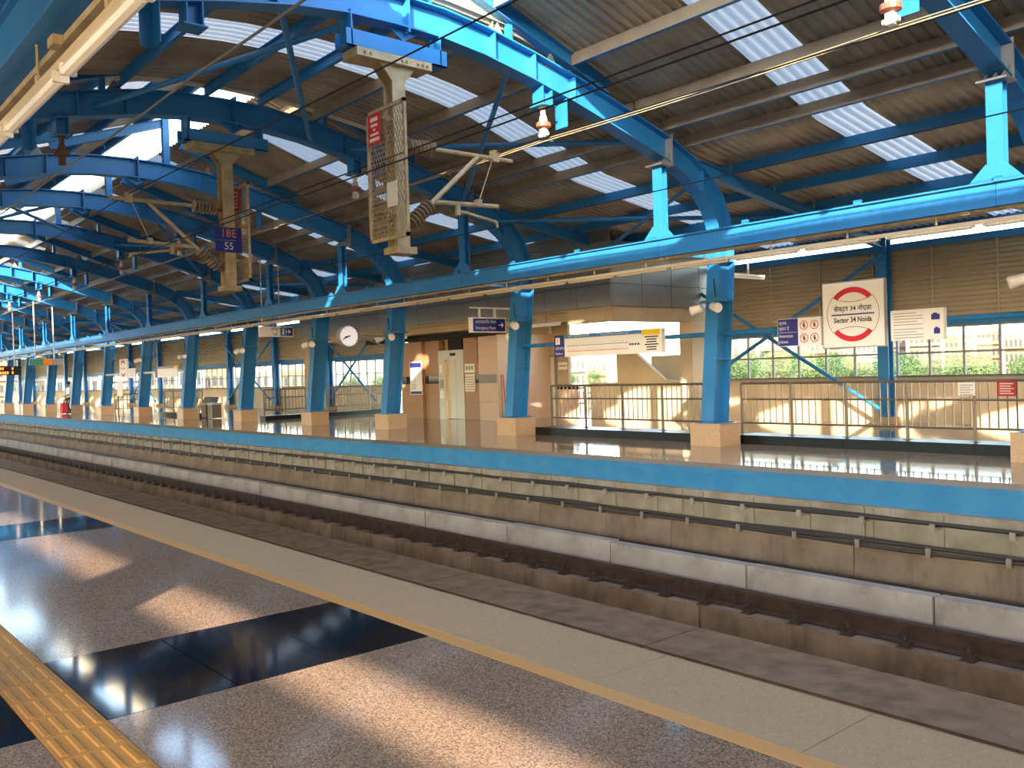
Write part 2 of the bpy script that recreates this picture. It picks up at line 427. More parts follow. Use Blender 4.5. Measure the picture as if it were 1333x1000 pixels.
# rails with their clips
def rail(y, label):
    t = thing('rail', (0, y, -1.36), label=label, cat='rail', group='running rails')
    zt = -1.12; zb = -1.345
    prof = [(-.07, zb), (.07, zb), (.07, zb+.015), (.012, zb+.04), (.01, zt-.045), (.036, zt-.035), (.036, zt-.008), (.026, zt),
            (-.026, zt), (-.036, zt-.008), (-.036, zt-.035), (-.01, zt-.045), (-.012, zb+.04), (-.07, zb+.015)]
    ob('rail_bar', MB().prism([(y+a, b) for a, b in prof], 'x', XL, XR), 'rail_steel', t)
    mb = MB().box(-.075, .075, y-.2, y+.2, -1.36, -1.346)
    for s in (-1, 1):
        mb.box(-.055, .055, y+s*.05, y+s*.17, -1.346, -1.29); mb.tube((0, y+s*.14, -1.3), (0, y+s*.14, -1.215), .022, n=6); mb.tube((0, y+s*.14, -1.275), (0, y+s*.14, -1.25), .036, n=6)
        mb.tube((-.03, y+s*.09, -1.3), (.03, y+s*.09, -1.29), .014, n=6)
    for v in mb.v: v += Vector((-.66, 0, 0))
    c0 = ob('rail_clip', mb, 'clip_steel', t)
    for k in range(-11, 172):
        if k: inst(c0, t, (-.632*k, 0, 0))
rail(9.08, 'rusty running rail with clips on the plinth nearest the near platform')
rail(10.52, 'rusty running rail behind the pale guard blocks, beside the brown ledge')
rail(4.62, 'running rail hidden right below the near platform edge')
rail(6.05, 'running rail in the middle of the trackbed below the near platform')

# ================================================================== ROOF
ce = thing('ceiling', (-35, YC, 4.7), kind='structure')
def corr(x0, x1, prof, pitch=.2, h=.035):
    """ribbed sheet: ribs run along the slope profile [(y,z)...]"""
    n = max(1, round((x1-x0)/pitch)); p = (x1-x0)/n; xs = []
    for i in range(n):
        xs += [(x0+p*i, 0), (x0+p*(i+.36), 0), (x0+p*(i+.5), h), (x0+p*(i+.86), h)]
    xs.append((x1, 0)); vs = []; fs = []; m_ = len(prof)
    for x, dz in xs: vs += [(x, y, z+dz) for y, z in prof]
    for i in range(len(xs)-1):
        for j in range(m_-1): fs.append((i*m_+j, i*m_+j+1, (i+1)*m_+j+1, (i+1)*m_+j))
    return MB().add(vs, fs)
def vcorr(x0, x1, y, z0, z1, pitch=.2, h=.03):
    n = max(1, round((x1-x0)/pitch)); p = (x1-x0)/n; xs = []
    for i in range(n): xs += [(x0+p*i, 0), (x0+p*(i+.4), 0), (x0+p*(i+.5), h), (x0+p*(i+.9), h)]
    xs.append((x1, 0)); vs = []; fs = []
    for x, d in xs: vs += [(x, y+d, z0), (x, y+d, z1)]
    for i in range(len(xs)-1): fs.append((2*i, 2*i+1, 2*i+3, 2*i+2))
    return MB().add(vs, fs)
NEARTOP = (5.85, 7.66)
CURVE = [(7.35, 7.33), (8.4, 7.3), (9.5, 7.2), (10.5, 7.05)] + ROOF[1:]
SLOPE = (7.8-6.85)/2.75
def nearprof(ext):
    pr = [(mir(y), z) for y, z in ROOF if mir(y) > -6.3][::1]
    pr = sorted(pr)
    pr = [(y, z) for y, z in pr if y < NEARTOP[0]-.1]
    z0 = pr[-1][1]+(NEARTOP[0]-pr[-1][0])*SLOPE
    pr = [(-6.35, 4.93)] + [q for q in pr if q[0] > -6.2] + [(NEARTOP[0], z0)]
    if ext: pr.append((8.35, z0+(8.35-NEARTOP[0])*SLOPE))
    return pr
frames_ends = list(zip(FX, FX[1:])) + [(FX[-1], XL)]
frames_ends[:0] = [(XR, 13.0), (13.0, 6.9), (6.9, FX[0])]
def purl(x0, x1, y, zt, mat_i, sgn):
    """C purlin hung below the sheet"""
    mb = MB(); mb.cur = mat_i
    mb.box(x0, x1, y-.006, y+.006, zt-.2, zt)
    mb.cur = 0
    mb.box(x0, x1, y, y+sgn*.075, zt-.205, zt-.195); mb.box(x0, x1, y, y+sgn*.075, zt-.01, zt)
    mb.box(x0, x1, y+sgn*.07, y+sgn*.078, zt-.205, zt-.175)
    return mb
def zprof(pr, y):
    for (a, za), (b, zb) in zip(pr, pr[1:]):
        if a <= y <= b: return za+(zb-za)*(y-a)/(b-a)
    return pr[-1][1]
for (a, b) in frames_ends:
    mid = (a+b)/2; s0, s1 = mid-.47, mid+.47
    closed = -17 < mid < -11.5                      # one bay is roofed right over the crown
    ext = 0 if closed else 1 if -37 < mid < -14 else 0
    if closed: pf = list(CURVE); pn = [(-6.35, 4.93)] + sorted((mir(y), z) for y, z in CURVE if -6.2 < mir(y))
    else: pf = list(ROOF); pn = nearprof(ext)
    for prof in (pf, pn):
        ob('roof_sheet', corr(b, s0, prof), 'sheet', ce); ob('roof_sheet', corr(s1, a, prof), 'sheet', ce)
        ob('skylight_panel', corr(s0, s1, prof), 'skylight', ce)
    for y in PUR:
        ob('purlin', purl(b+.02, a-.02, y, zprof(pf, y)-.005, 1 if y < 14.2 else 0, 1), ['blue', 'tan_web'], ce)  # web tan on the upper purlins, blue on the lower ones
        yn = mir(y)
        if -6.2 < yn < NEARTOP[0]:
            ob('purlin', purl(b+.02, a-.02, yn, zprof(pn, yn)-.005, 0, -1), ['blue', 'tan_web'], ce)
    if closed:
        for y in (7.0, 8.1): ob('purlin', purl(b+.02, a-.02, y, 7.3, 0, -1), ['blue', 'tan_web'], ce)
        g_ = [(5.2, 7.1), (6.2, 7.25), (7.35, 7.3), (8.4, 7.26), (9.5, 7.16), (10.6, 6.98), (11.4, 6.9), (8.75, 7.8), (6.0, 7.68)]
        ob('gable_panel', MB().prism(g_, 'x', a-.12, a-.09), 'cream_clad', ce)
        ob('gable_panel', MB().prism(g_, 'x', b+.09, b+.12), 'cream_clad', ce)
    elif ext:
        ob('purlin', purl(b+.02, a-.02, 8.25, pn[-1][1]-.05, 0, -1), ['blue', 'tan_web'], ce)
        ob('purlin', purl(b+.02, a-.02, 7.0, pn[-1][1]-.05-1.25*SLOPE, 0, -1), ['blue', 'tan_web'], ce)
        if mid < -28: ob('ridge_cladding', vcorr(b, a, 8.95, 7.7, 8.7), 'cream_clad', ce)
    elif mid < -30: ob('ridge_cladding', vcorr(b, a, 10.3, 7.35, 9.5), 'cream_clad', ce)
    ob('eave_strip', MB().box(b, a, 21.98, 22.04, 4.7, 4.86), 'blue_dark', ce)

# ------------------------------------------------------------------ frames
HALF = [(15.08, 3.7), (15.1, 4.05), (15.02, 4.45), (14.82, 4.83), (14.5, 5.14), (14.05, 5.42), (13.5, 5.66), (12.8, 5.87), (12, 6.1), (11, 6.37), (10, 6.6), (9, 6.79), (8.2, 6.88), (YC, 6.9)]
ARCH = HALF + [(mir(y), z) for y, z in HALF[-2::-1]]
def arch_z(y):
    y = y if y >= YC else mir(y)
    h = HALF[4:]
    for (a, za), (b, zb) in zip(h, h[1:]):
        if b <= y <= a: return za+(zb-za)*(y-a)/(b-a)
    return 6.9
def build_frame(ext):
    x = 0; P = []
    def part(name, mb, m_='blue', sm=False): P.append((name, mb, m_, sm))
    part('arch_rib', MB().isweep(ARCH, .46, .3))
    for sd in (0, 1):
        M = (lambda y: y) if sd == 0 else mir
        part('column', MB().isweep([(M(14.72), .46), (M(14.85), 1.6), (M(14.98), 2.8), (M(15.08), 3.7)], .5, .3))
        mb = MB()
        for z, y in ((1.7, 14.86), (2.9, 14.99), (3.66, 15.07)): mb.box(-.145, .145, M(y-.22), M(y+.22), z, z+.02)
        part('stiffener', mb)
        mb = MB().box(-.2, .2, M(14.66), M(15.32), 2.86, 2.89); part('collar', mb)
        part('base_plate', MB().box(-.22, .22, M(14.4), M(15.04), .44, .465))
        # hanger post with foot gusset, carried down to the girder
        mb = MB().box(-.11, .11, M(13.17), M(13.19), 4, 5.38).box(-.11, .11, M(13.31), M(13.33), 4, 5.38).box(-.01, .01, M(13.19), M(13.31), 4, 5.38)
        part('hanger_post', mb)
        mb = MB().prism([(-.36, 4.0), (.36, 4.0), (.13, 4.24), (-.13, 4.24)], 'y', M(13.16), M(13.2)); part('gusset_plate', mb)
        # haunch end plates and bolted head of the hanger
        mb = MB().box(-.17, .17, M(13.43), M(13.46), 5.38, 5.98); mb.box(-.2, .2, M(13.08), M(13.44), 5.36, 5.39)
        for q in (-.12, 0, .12): mb.prism([(M(13.12), 5.39), (M(13.42), 5.39), (M(13.42), 5.62)], 'x', q-.012, q+.012)
        part('haunch_plate', mb, 'frame_grey')
        # stub tying girder to column
        part('girder_stub', MB().box(-.08, .08, M(13.34), M(14.9), 3.7, 3.92))
        # web stiffeners on the arch
        mb = MB()
        for y in (9.2, 10.05, 10.95, 14.4):
            z = arch_z(y); sl = .26 if y < 12 else .7
            mb.prism([(M(y-.012), z-.2), (M(y+.012), z-.2), (M(y+.012), z+.2), (M(y-.012), z+.2)], 'x', -.145, .145)
        part('web_stiffener', mb)
        # gussets on top of the rib
        for y in (9.35, 10.5):
            z = arch_z(y)+.23; part('gusset_plate', MB().prism([(M(y-.14), z-.03), (M(y+.2), z-.05), (M(y+.02), z+.24)], 'x', -.012, .012), 'frame_grey')
        # insulator stub and plate stub under the rib
        z = arch_z(10.3)-.22
        part('bracket_stub', MB().box(-.13, .13, M(10.2), M(10.22), z-.3, z+.06).box(-.13, .13, M(10.4), M(10.42), z-.3, z+.06).box(-.01, .01, M(10.22), M(10.4), z-.3, z+.06).box(-.16, .16, M(10.16), M(10.46), z-.32, z-.3))
        z = arch_z(10.82)-.22
        part('bracket_plate', MB().box(-.15, .13, M(10.74), M(10.755), z-.48, z+.06).box(-.16, -.14, M(10.74), M(10.9), z-.48, z+.06))
        # rafters
        if sd == 0:
            part('rafter', MB().isweep([(8.7, 7.67), (11.9, 6.57)], .24, .18, .016, .012))
        else:
            part('rafter', MB().isweep([(NEARTOP[0]+.0, 7.5), (mir(11.9), 6.57)], .24, .18, .016, .012))
        if sd == 0: part('rafter', MB().isweep([(14.4, 5.5), (18, 4.98), (21.75, 4.46)], .24, .18, .016, .012))
        else: part('rafter', MB().isweep([(mir(14.4), 5.5), (mir(18), 4.98), (-5.9, 4.67)], .24, .18, .016, .012))
        part('purlin_post', MB().box(-.05, .05, M(9.55), M(9.65), arch_z(9.6)+.2, 7.2))
    if ext:
        part('ridge_post', MB().box(-.075, .075, 8.22, 8.38, 7.05, 8.25))
        part('ridge_rafter', MB().isweep([(8.35, 8.17), (5.6, 7.22)], .2, .16, .016, .012))
    # crown splice
    mb = MB().box(-.16, .16, YC+.2, YC+.23, 6.6, 7.2).prism([(YC-.1, 6.69), (YC+.5, 6.68), (YC+.2, 6.5)], 'x', -.01, .01); part('crown_splice', mb)
    return P
protos = {}
frame_parts = {}
for i, X in enumerate(FX):
    ext = -37 < X < -20
    lab = 'blue steel arched roof frame on two columns, ' + ('%s from the right edge of the view' % ORD[i-1] if i else 'just out of view beside the camera')
    r = thing('roof_frame', (X, YC, 0), label=lab, cat='roof frame', group='blue arched roof frames')
    if ext not in protos:
        protos[ext] = (r, [ob(nm, mb, m_, r) for nm, mb, m_, sm in [(n_, (lambda b_: ([setattr(b_, 'v', [v+Vector((X, 0, 0)) for v in b_.v])], b_)[1])(b), m2, s2) for n_, b, m2, s2 in build_frame(ext)]])
    else:
        r0_, ch = protos[ext]
        for c in ch: inst(c, r, (X-wloc(r0_).x, 0, 0))
# granite plinths
pl0 = None
for i, X in enumerate(FX):
    for far in (1, 0):
        y = 14.72 if far else mir(14.72)
        if far: lab = 'tan granite plinth under the %s' % ('%s blue column from the right on the far platform' % ORD[i-1] if i else 'blue column past the right edge of view')
        else: lab = 'tan granite plinth of near platform column paired with far column number %s' % ORD[i]
        mb = MB().box(X-.36, X+.36, y-.33, y+.33, 0, .42).box(X-.37, X+.37, y-.34, y+.34, .42, .44)
        ob('column_plinth', mb, 'plinth_granite', label=lab, cat='plinth', group='granite column plinths')

# longitudinal girders
for far in (1, 0):
    y = 13.25 if far else mir(13.25)
    g = thing('girder', (-36, y, 3.65), label='long blue steel girder running along the %s platform under the arches' % ('far' if far else 'near'), cat='girder')
    for a, b in frames_ends:
        ob('girder_beam', MB().box(b+.004, a-.004, y-.09, y+.09, 3.675, 3.975).box(b+.004, a-.004, y-.13, y+.13, 3.65, 3.675).box(b+.004, a-.004, y-.13, y+.13, 3.975, 4.0), 'blue', g)
    mb0 = MB().box(-.06, .06, y-.14, y-.09, 3.98, 4.06)
    for v in mb0.v: v += Vector((-3, 0, 0))
    c0 = ob('cleat', mb0, 'blue', g)
    for k in range(1, 50): inst(c0, g, (-2.05*k, 0, 0))
ew = thing('sun_block_right', (XR, YC, 0), kind='structure')
ob('sun_block_wall', MB().box(XR, XR+.2, -6.3, 22.2, -1.9, 8.6), 'beige_wall', ew)  # unseen wall added across the tracks to block sun from the right end
# round strut brace crossings in the roof plane
def brace(i, y0, y1, lab, dz=-.05):
    a, b = FX[i], FX[i+1]
    def q(y): return arch_z(y) if 1.5 < y < 13.6 else 5.35-(y-14.5)*.145 if y > 13 else 5.35
    A = Vector((a-.02, y0, q(y0)+dz)); B = Vector((b+.02, y1, q(y1)+dz))
    mb = MB().tube(A, B, .05, n=10)
    ob('roof_brace', mb, 'blue', smooth=False, label=lab, cat='brace', group='diagonal roof braces')
for i, wn in ((2, 'second and third'), (5, 'fifth and sixth'), (9, 'ninth and tenth')):
    brace(i, 12.9, 10.1, 'blue tube brace rising leftward above the far track between %s frames' % wn)
    brace(i, 9.6, 13.2, 'blue tube brace falling leftward above the far track between %s frames' % wn, -.16)
    brace(i, 7.2, 4.95, 'blue tube brace near the crown slanting to the near side between %s frames' % wn)
    brace(i, 5.6, 9.25, 'blue tube brace near the crown slanting to the far side between %s frames' % wn, -.16)
    brace(i, 17.8, 14.3, 'blue tube brace above the far platform slanting inward between %s frames' % wn)
    brace(i, 14.4, 17.9, 'blue tube brace above the far platform slanting outward between %s frames' % wn, -.14)

# light trunking with tube lamps, and a conduit above it
for far in (1, 0):
    y = 13.2 if far else mir(13.2)-.1
    w = 'far' if far else 'near'; d = .1 if far else 0; rl = .024 if far else .036
    t = thing('light_trunking', (-36, y, 3.3+d), label='cream tube light trunking hung under the %s blue girder' % w, cat='light fixture')
    ob('trunking', MB().box(XL, XR, y-.03, y+.03, 3.34+d, 3.395+d), 'cream_pipe', t)
    X = XR-.6
    mb = MB().tube((X, y-.01, 3.31+d), (X-1.2, y-.01, 3.31+d), rl, n=8)
    for q in (X, X-1.23): mb.box(q, q+.03, y-rl-.014, y+rl, 3.345+d-rl*1.7, 3.345+d)
    l0 = ob('tube_lamp', mb, 'tube_glass' if not far else 'cream_pipe', t)
    for k in range(1, 92): inst(l0, t, (-1.38*k, 0, 0))
    mb = MB().tube((X-.5, y, 3.39+d), (X-.5, y, 3.648), .009, n=5).tube((X-.5, y, 3.41+d), (X-.5, y, 3.46+d), .02, n=6)
    h0 = ob('drop_rod', mb, 'galv_tan', t)
    for k in range(1, 92): inst(h0, t, (-1.38*k, 0, 0))
    ob('conduit', MB().box(XL, XR, y+.02, y+.065, 3.52+d*.8, 3.56+d*.8), 'galv_tan', t)
    mb = MB().box(X-.14, X-.02, y-.03, y+.02, 3.51+d*.8, 3.565+d*.8); j0 = ob('junction_box', mb, 'galv_tan', t)
    for k in range(1, 46): inst(j0, t, (-2.76*k, 0, 0))

# ================================================================== OVERHEAD LINE
def ins_prof(n, r0, r1):
    pr = [(0, r0)]
    for i in range(n): a = i/n; pr += [(a+.02/n, r0), (a+.35/n, r1), (a+.5/n, r1), (a+.95/n, r0)]
    return pr+[(1, r0)]
def mast(X, sgn, lab, arm_lab, number=False):
    y = 7.36
    zt = 6.18
    t = thing('overhead_mast', (X, y, 3.42), label=lab, cat='mast')
    # blue drop frame
    ob('drop_leg', MB().box(X-.16, X+.16, y-.78, y-.76, 6.2, 6.72).box(X-.01, X+.01, y-.78, y-.66, 6.2, 6.72), 'blue', t)
    ob('drop_leg', MB().box(X-.16, X+.16, y+.74, y+.76, 6.2, 6.72).box(X-.01, X+.01, y+.66, y+.76, 6.2, 6.72), 'blue', t)
    mb = MB().box(X-.16, X-.14, y-.86, y+.86, 6.2, 6.44).box(X+.14, X+.16, y-.86, y+.86, 6.2, 6.44).box(X-.16, X+.16, y-.86, y+.86, 6.2, 6.22)
    ob('carrier_beam', mb, 'blue', t)
    mb = MB().box(X-.2, X+.2, y-.72, y+.55, 6.08, 6.2)
    for q in (-.6, -.5, .02, .1, .3, .38, .46): mb.tube((X+.2, y+q, 6.14), (X+.23, y+q, 6.14), .018, n=6)
    ob('head_plate', mb, 'galv_tan', t)
    mb = MB().prism([(y-.3, 6.08), (y+.3, 6.08), (y+.12, 5.86), (y-.12, 5.86)], 'x', X+.1, X+.12).prism([(y-.3, 6.08), (y+.3, 6.08), (y+.12, 5.86), (y-.12, 5.86)], 'x', X-.12, X-.1)
    ob('gusset_plate', mb, 'galv_tan', t)
    mb = MB().box(X-.125, X-.105, y-.11, y+.11, 3.45, 5.95).box(X+.105, X+.125, y-.11, y+.11, 3.45, 5.95).box(X-.12, X+.12, y-.012, y+.012, 3.45, 5.95)
    ob('mast_post', mb, 'galv_tan', t)
    ob('foot_plate', MB().box(X-.17, X+.17, y-.16, y+.2, 3.36, 3.46), 'galv_tan', t)
    # mesh guard on the side away from the arm
    gy = y-sgn*.24; g0, g1 = (X-.38, X+.62) if sgn > 0 else (X-.26, X+.5)
    z0, z1 = 3.54, 5.46
    mb = MB().box(g0, g0+.05, gy-.02, gy+.02, z0, z1).box(g1-.05, g1, gy-.02, gy+.02, z0, z1).box(g0, g1, gy-.02, gy+.02, z0, z0+.05).box(g0, g1, gy-.02, gy+.02, z1-.05, z1)
    gf = ob('guard_frame', mb, 'galv_tan', t)
    mb = MB(); ww = g1-g0-.1; hh = z1-z0-.1; dx, dz = .066, .13
    nx = int(ww/dx); nz = int(hh/dz)
    dx = ww/nx; dz = hh/nz
    for i in range(nx):
        for j in range(nz):
            xa, za = g0+.05+i*dx, z0+.05+j*dz
            for (p, q) in (((0, .5), (.5, 1)), ((.5, 1), (1, .5)), ((1, .5), (.5, 0)), ((.5, 0), (0, .5))):
                A = (xa+p[0]*dx, gy, za+p[1]*dz); B = (xa+q[0]*dx, gy, za+q[1]*dz)
                d = (Vector(B)-Vector(A)).normalized(); pr = Vector((-d.z, 0, d.x))*.0085
                A, B = Vector(A), Vector(B); o = Vector((0, .006, 0))
                mb.add([A-pr-o, A+pr-o, B+pr-o, B-pr-o], [(0, 1, 2, 3)])
    ob('expanded_mesh', mb, 'galv_tan', gf)
    for z in (3.95, 5.3): ob('guard_arm', MB().box(X-.03, X+.03, min(gy, y), max(gy, y), z, z+.05), 'galv_tan', t)
    if sgn > 0:
        sx, sz = g0+.22, 5.18
        n = ob('notice', MB().box(sx-.14, sx+.18, gy-.035, gy-.025, sz-.22, sz+.22), 'notice_red', t, label='red warning notice on the mesh guard')
        for z_, w_, h_ in ((.14, .1, .06), (.055, .09, .04), (-.01, .03, .03), (-.075, .11, .035), (-.15, .13, .05)):
            print_line(sx+.02-w_, sx+.02+w_, gy-.035, sz+z_, h_, 'offwhite', n)
        mb = MB().box(X+.14, X+.4, gy-.03, gy-.022, 4.0, 4.35); ob('number_plate', mb, 'offwhite', t)
    else:
        n = ob('notice', MB().box(X-.2, X+.12, y+.08+.2, y+.09+.2, 4.96, 5.4), 'notice_red', t, label='red warning notice behind the mast')
        n2 = ob('notice', MB().box(g0+.06, g0+.36, gy-.035, gy-.025, 4.98, 5.4), 'notice_red', t, label='red warning notice on the mesh guard')
        for z_ in (.34, .27, .2, .13, .06): print_line(g0+.1, g0+.32, gy-.035, 4.98+z_, .035, 'offwhite', n2)
    if number:
        q = ob('number_plate', MB().box(X+.127, X+.14, y-.3, y+.24, 4.36, 4.6), 'sign_blue', t, label='blue plate with mast number')
        text('lettering', '18E', .22, (X+.141, y-.03, 4.48), 'sign_orange', q, face='+x')
        q = ob('number_plate', MB().box(X+.127, X+.14, y-.3, y+.24, 4.12, 4.34), 'sign_blue', t, label='blue plate with mast number')
        text('lettering', '55', .2, (X+.141, y-.03, 4.23), 'white', q, face='+x')
    # cantilever arm (a thing of its own, hung on the mast)
    def Q(dy, z, dx_=0): return Vector((X+dx_, y+sgn*dy, z))
    c = thing('cantilever_arm', Q(.12, 3.8), label=arm_lab, cat='bracket arm')
    ob('insulator', MB().lathe(Q(.2, 4.96), Q(.68, 4.99), ins_prof(7, .038, .12), 12), 'insulator', c)
    ob('insulator', MB().lathe(Q(.2, 3.82), Q(.58, 4.15), ins_prof(7, .038, .115), 12), 'insulator', c)
    mb = MB().tube(Q(.1, 4.95), Q(.22, 4.96), .03).tube(Q(.1, 3.78), Q(.22, 3.84), .03); ob('hinge', mb, 'rust', c)
    ob('top_tube', MB().tube(Q(.68, 4.99), Q(2.22, 5.0), .035), 'galv_tan', c)
    ob('stay_tube', MB().tube(Q(.56, 4.13), Q(1.52, 4.98), .04), 'galv_tan', c)
    ob('register_tube', MB().tube(Q(.62, 4.19), Q(1.9, 4.24), .035), 'galv_tan', c)
    ob('steady_arm', MB().tube(Q(1.12, 4.1), Q(1.86, 3.99), .025).tube(Q(1.86, 4.0), Q(1.88, 3.9), .02).box(X-.03, X+.03, *sorted((y+sgn*1.06, y+sgn*1.13)), 4.03, 4.24), 'galv_tan', c)
    ob('drop_wire', MB().tube(Q(1.86, 5.08), Q(1.5, 4.24), .008, n=5), 'galv_tan', c)
    ob('clamp', MB().box(X-.05, X+.05, *sorted((y+sgn*1.8, y+sgn*1.92)), 4.94, 5.12).box(X-.05, X+.05, *sorted((y+sgn*1.46, y+sgn*1.55)), 4.2, 4.31), 'galv_tan', c)
mast(FX[2], 1, 'tan overhead line mast with wide mesh guard hanging from the second arch', 'tan tubular cantilever with ribbed insulators reaching over the far track')
mast(FX[3], -1, 'tan overhead line mast with blue number plate hanging from the third arch', 'tan tubular cantilever with ribbed insulators reaching left over the near track', True)

# wires along the line
def wire(name, y, z, r, sag, lab, m_='dark', sup=None):
    sup = sup or [18, FX[2], FX[6], FX[10], FX[14], FX[18], -125]
    pts = []
    for a, b in zip(sup, sup[1:]):
        for k in range(12):
            t_ = k/12; pts.append((a+(b-a)*t_, y, z-sag*4*t_*(1-t_)))
    pts.append((sup[-1], y, z))
    ob(name, MB().path(pts, r, 5), m_, label=lab, cat='wire', group='overhead wires')
wire('catenary_wire', 9.24, 5.1, .009, .12, 'dark catenary wire above the far track')
wire('contact_wire', 9.26, 3.92, .008, .0, 'thin contact wire lowest above the far track')
wire('catenary_wire', 5.5, 5.1, .01, .12, 'dark catenary wire above the near track', sup=[18, FX[3], FX[6], FX[10], FX[14], FX[18], -125])
wire('contact_wire', 5.48, 3.92, .009, .0, 'thin contact wire lowest above the near track')
wire('earth_wire', 7.24, 4.76, .011, .0, 'black earth wire clipped to the masts midway between tracks')
wire('feeder_wire', 10.3, 5.42, .012, .03, 'pale feeder wire held by the roof insulators over the far track', 'galv_tan', sup=[18]+FX[1:]+[-125])
wire('feeder_wire', 10.42, 5.5, .008, .03, 'pale return wire beside the feeder over the far track', 'galv_tan', sup=[18]+FX[1:]+[-125])
wire('feeder_wire', mir(10.3), 5.42, .017, .03, 'grey feeder wire held by roof insulators over the near track', 'frame_grey', sup=[18]+FX[1:]+[-125])
# roof insulators
for i, X in enumerate(FX):
    for far in (1, 0):
        if not far and i == 2: continue
        y = 10.31 if far else mir(10.31); z = arch_z(10.3)-.54
        t = thing('roof_insulator', (X, y, z-.5), label='bell shaped insulator hanging from the %s over the %s track' % (('%s arch from the right' % ORD[i-1]) if i else 'arch past the right edge', 'far' if far else 'near'), cat='insulator', group='roof insulators')
        ob('body', MB().lathe((X, y, z), (X, y, z-.26), [(0, .075), (.05, .075), (.06, .045), (.5, .042), (.6, .06), (1, .075)], 12), 'porcelain' if far else 'rust', t)
        ob('skirt', MB().lathe((X, y, z-.24), (X, y, z-.36), [(0, .07), (.2, .125), (.75, .125), (.8, .1), (1, .06)], 14), 'porcelain_red' if far else 'rust', t)
        ob('clamp', MB().box(X-.05, X+.05, y-.05, y+.05, z-.5, z-.36).tube((X-.1, y, z-.45), (X+.1, y, z-.45), .035), 'porcelain' if far else 'rust', t)

# ================================================================== FAR WALL
wf = thing('wall_far', (-36, 22, 0), kind='structure')
BLK0, BLK1 = -34.0, -16.45                       # stair and lift block along X
YW = 21.95
segs = [(XR, BLK1), (BLK0, XL)]
def louvre(x0, x1, z0, z1, y):
    n = int((z1-z0)/.11); p = (z1-z0)/n; vs = []; fs = []
    for i in range(n):
        a = z0+p*i; k = len(vs)
        for x in (x0, x1): vs += [(x, y, a), (x, y-.038, a+p*.25), (x, y-.033, a+p*.4), (x, y+.01, a+p*.95), (x, y, a+p)]
        fs += [(k+j, k+j+1, k+5+j+1, k+5+j) for j in range(4)]
    return MB().add(vs, fs)
for a, b in segs:
    ob('parapet', MB().box(b, a, YW, YW+.18, 0, 1.06), 'beige_wall', wf)
    ob('parapet_coping', MB().box(b, a, YW-.03, YW+.2, 1.06, 1.1), 'beige_wall2', wf)
    ob('window_head', MB().box(b, a, YW-.06, YW+.1, 2.36, 2.56), 'blue', wf)
    ob('top_beam', MB().box(b, a, YW-.08, YW+.1, 4.3, 4.46), 'blue', wf)
    x = a; 
    while x-1.5 > b-.8:
        x1 = max(x-1.5, b)
        ob('louvre_panel', louvre(x1, x, 2.56, 4.3, YW+.03), 'louvre', wf)
        ob('cover_strip', MB().box(x1-.025, x1+.025, YW-.025, YW-.012, 2.56, 4.3), 'louvre', wf)
        x = x1
# post line, one post behind each frame
for X in FX:
    if BLK0 < X < BLK1: continue
    ob('wall_post', MB().box(X-.14, X+.14, 21.56, 21.6, 0, 4.62).box(X-.14, X+.14, 21.8, 21.84, 0, 4.62).box(X-.015, X+.015, 21.6, 21.8, 0, 4.62), 'blue', wf)
    ob('post_foot', MB().box(X-.26, X+.26, 21.45, 21.94, 0, .16), 'beige_wall2', wf)
# windows
wn = 1
for i in range(len(FX)):
    a = FX[i]; b = FX[i+1] if i+1 < len(FX) else XL
    if i == 0: a = XR
    a, b = a-.16, b+.16
    if b > BLK1-.3: pass
    elif a > BLK1: b = BLK1+.3
    elif a > BLK0 and b < BLK0: a = BLK0-.05
    elif a <= BLK0+.5: pass
    else: continue
    if a > BLK1 and b < BLK1+.2: b = BLK1+.3
    w = thing('window_%d' % wn, ((a+b)/2, YW+.05, 1.1), kind='structure'); wn += 1
    n = max(1, round((a-b)/.78)); p = (a-b)/n
    mb = MB()
    for k in range(n+1): mb.box(b+p*k-.025, b+p*k+.025, YW+.02, YW+.09, 1.1, 2.36)
    for z in (1.1, 1.7, 2.31): mb.box(b, a, YW+.015, YW+.085, z, z+.05)
    ob('window_frame', mb, 'frame_grey', w)
    if a > -45:
        for k in range(n):
            for z0, z1 in ((1.15, 1.7), (1.75, 2.31)):
                ob('pane', MB().box(b+p*k+.025, b+p*k+p-.025, YW+.05, YW+.056, z0, z1), 'pane', w)
    ob('sill_rail', MB().tube((b, YW-.1, 1.16), (a, YW-.1, 1.16), .022, n=6), 'steel', w)
# diagonal bracing of the wall
def wbrace(x0, z0, x1, z1, lab, y=21.5, r=.05):
    ob('wall_brace', MB().tube((x0, y, z0), (x1, y, z1), r, n=10), 'blue', label=lab, cat='brace', group='wall cross braces')
wbrace(-11.0, 4.2, -16.9, .9, 'blue tube brace falling left from the wall post behind the station sign')
wbrace(-17.0, 4.0, -11.0, .3, 'blue tube brace falling right to the foot of the wall post', 21.36)
wbrace(-34.6, 3.6, -38.9, .5, 'dark blue brace behind the clock falling left')
wbrace(-38.9, 3.4, -34.6, .5, 'dark blue brace behind the clock falling right', 21.4)
wbrace(-45.2, 3.6, -50.9, .5, 'distant blue brace behind the small map sign falling left')
wbrace(-50.9, 3.6, -45.2, .5, 'distant blue brace behind the small map sign falling right', 21.4)
wbrace(-62.9, 3.6, -68.7, .3, 'farthest blue brace near the display board falling left')
wbrace(-68.7, 3.6, -62.9, .3, 'farthest blue brace near the display board falling right', 21.4)

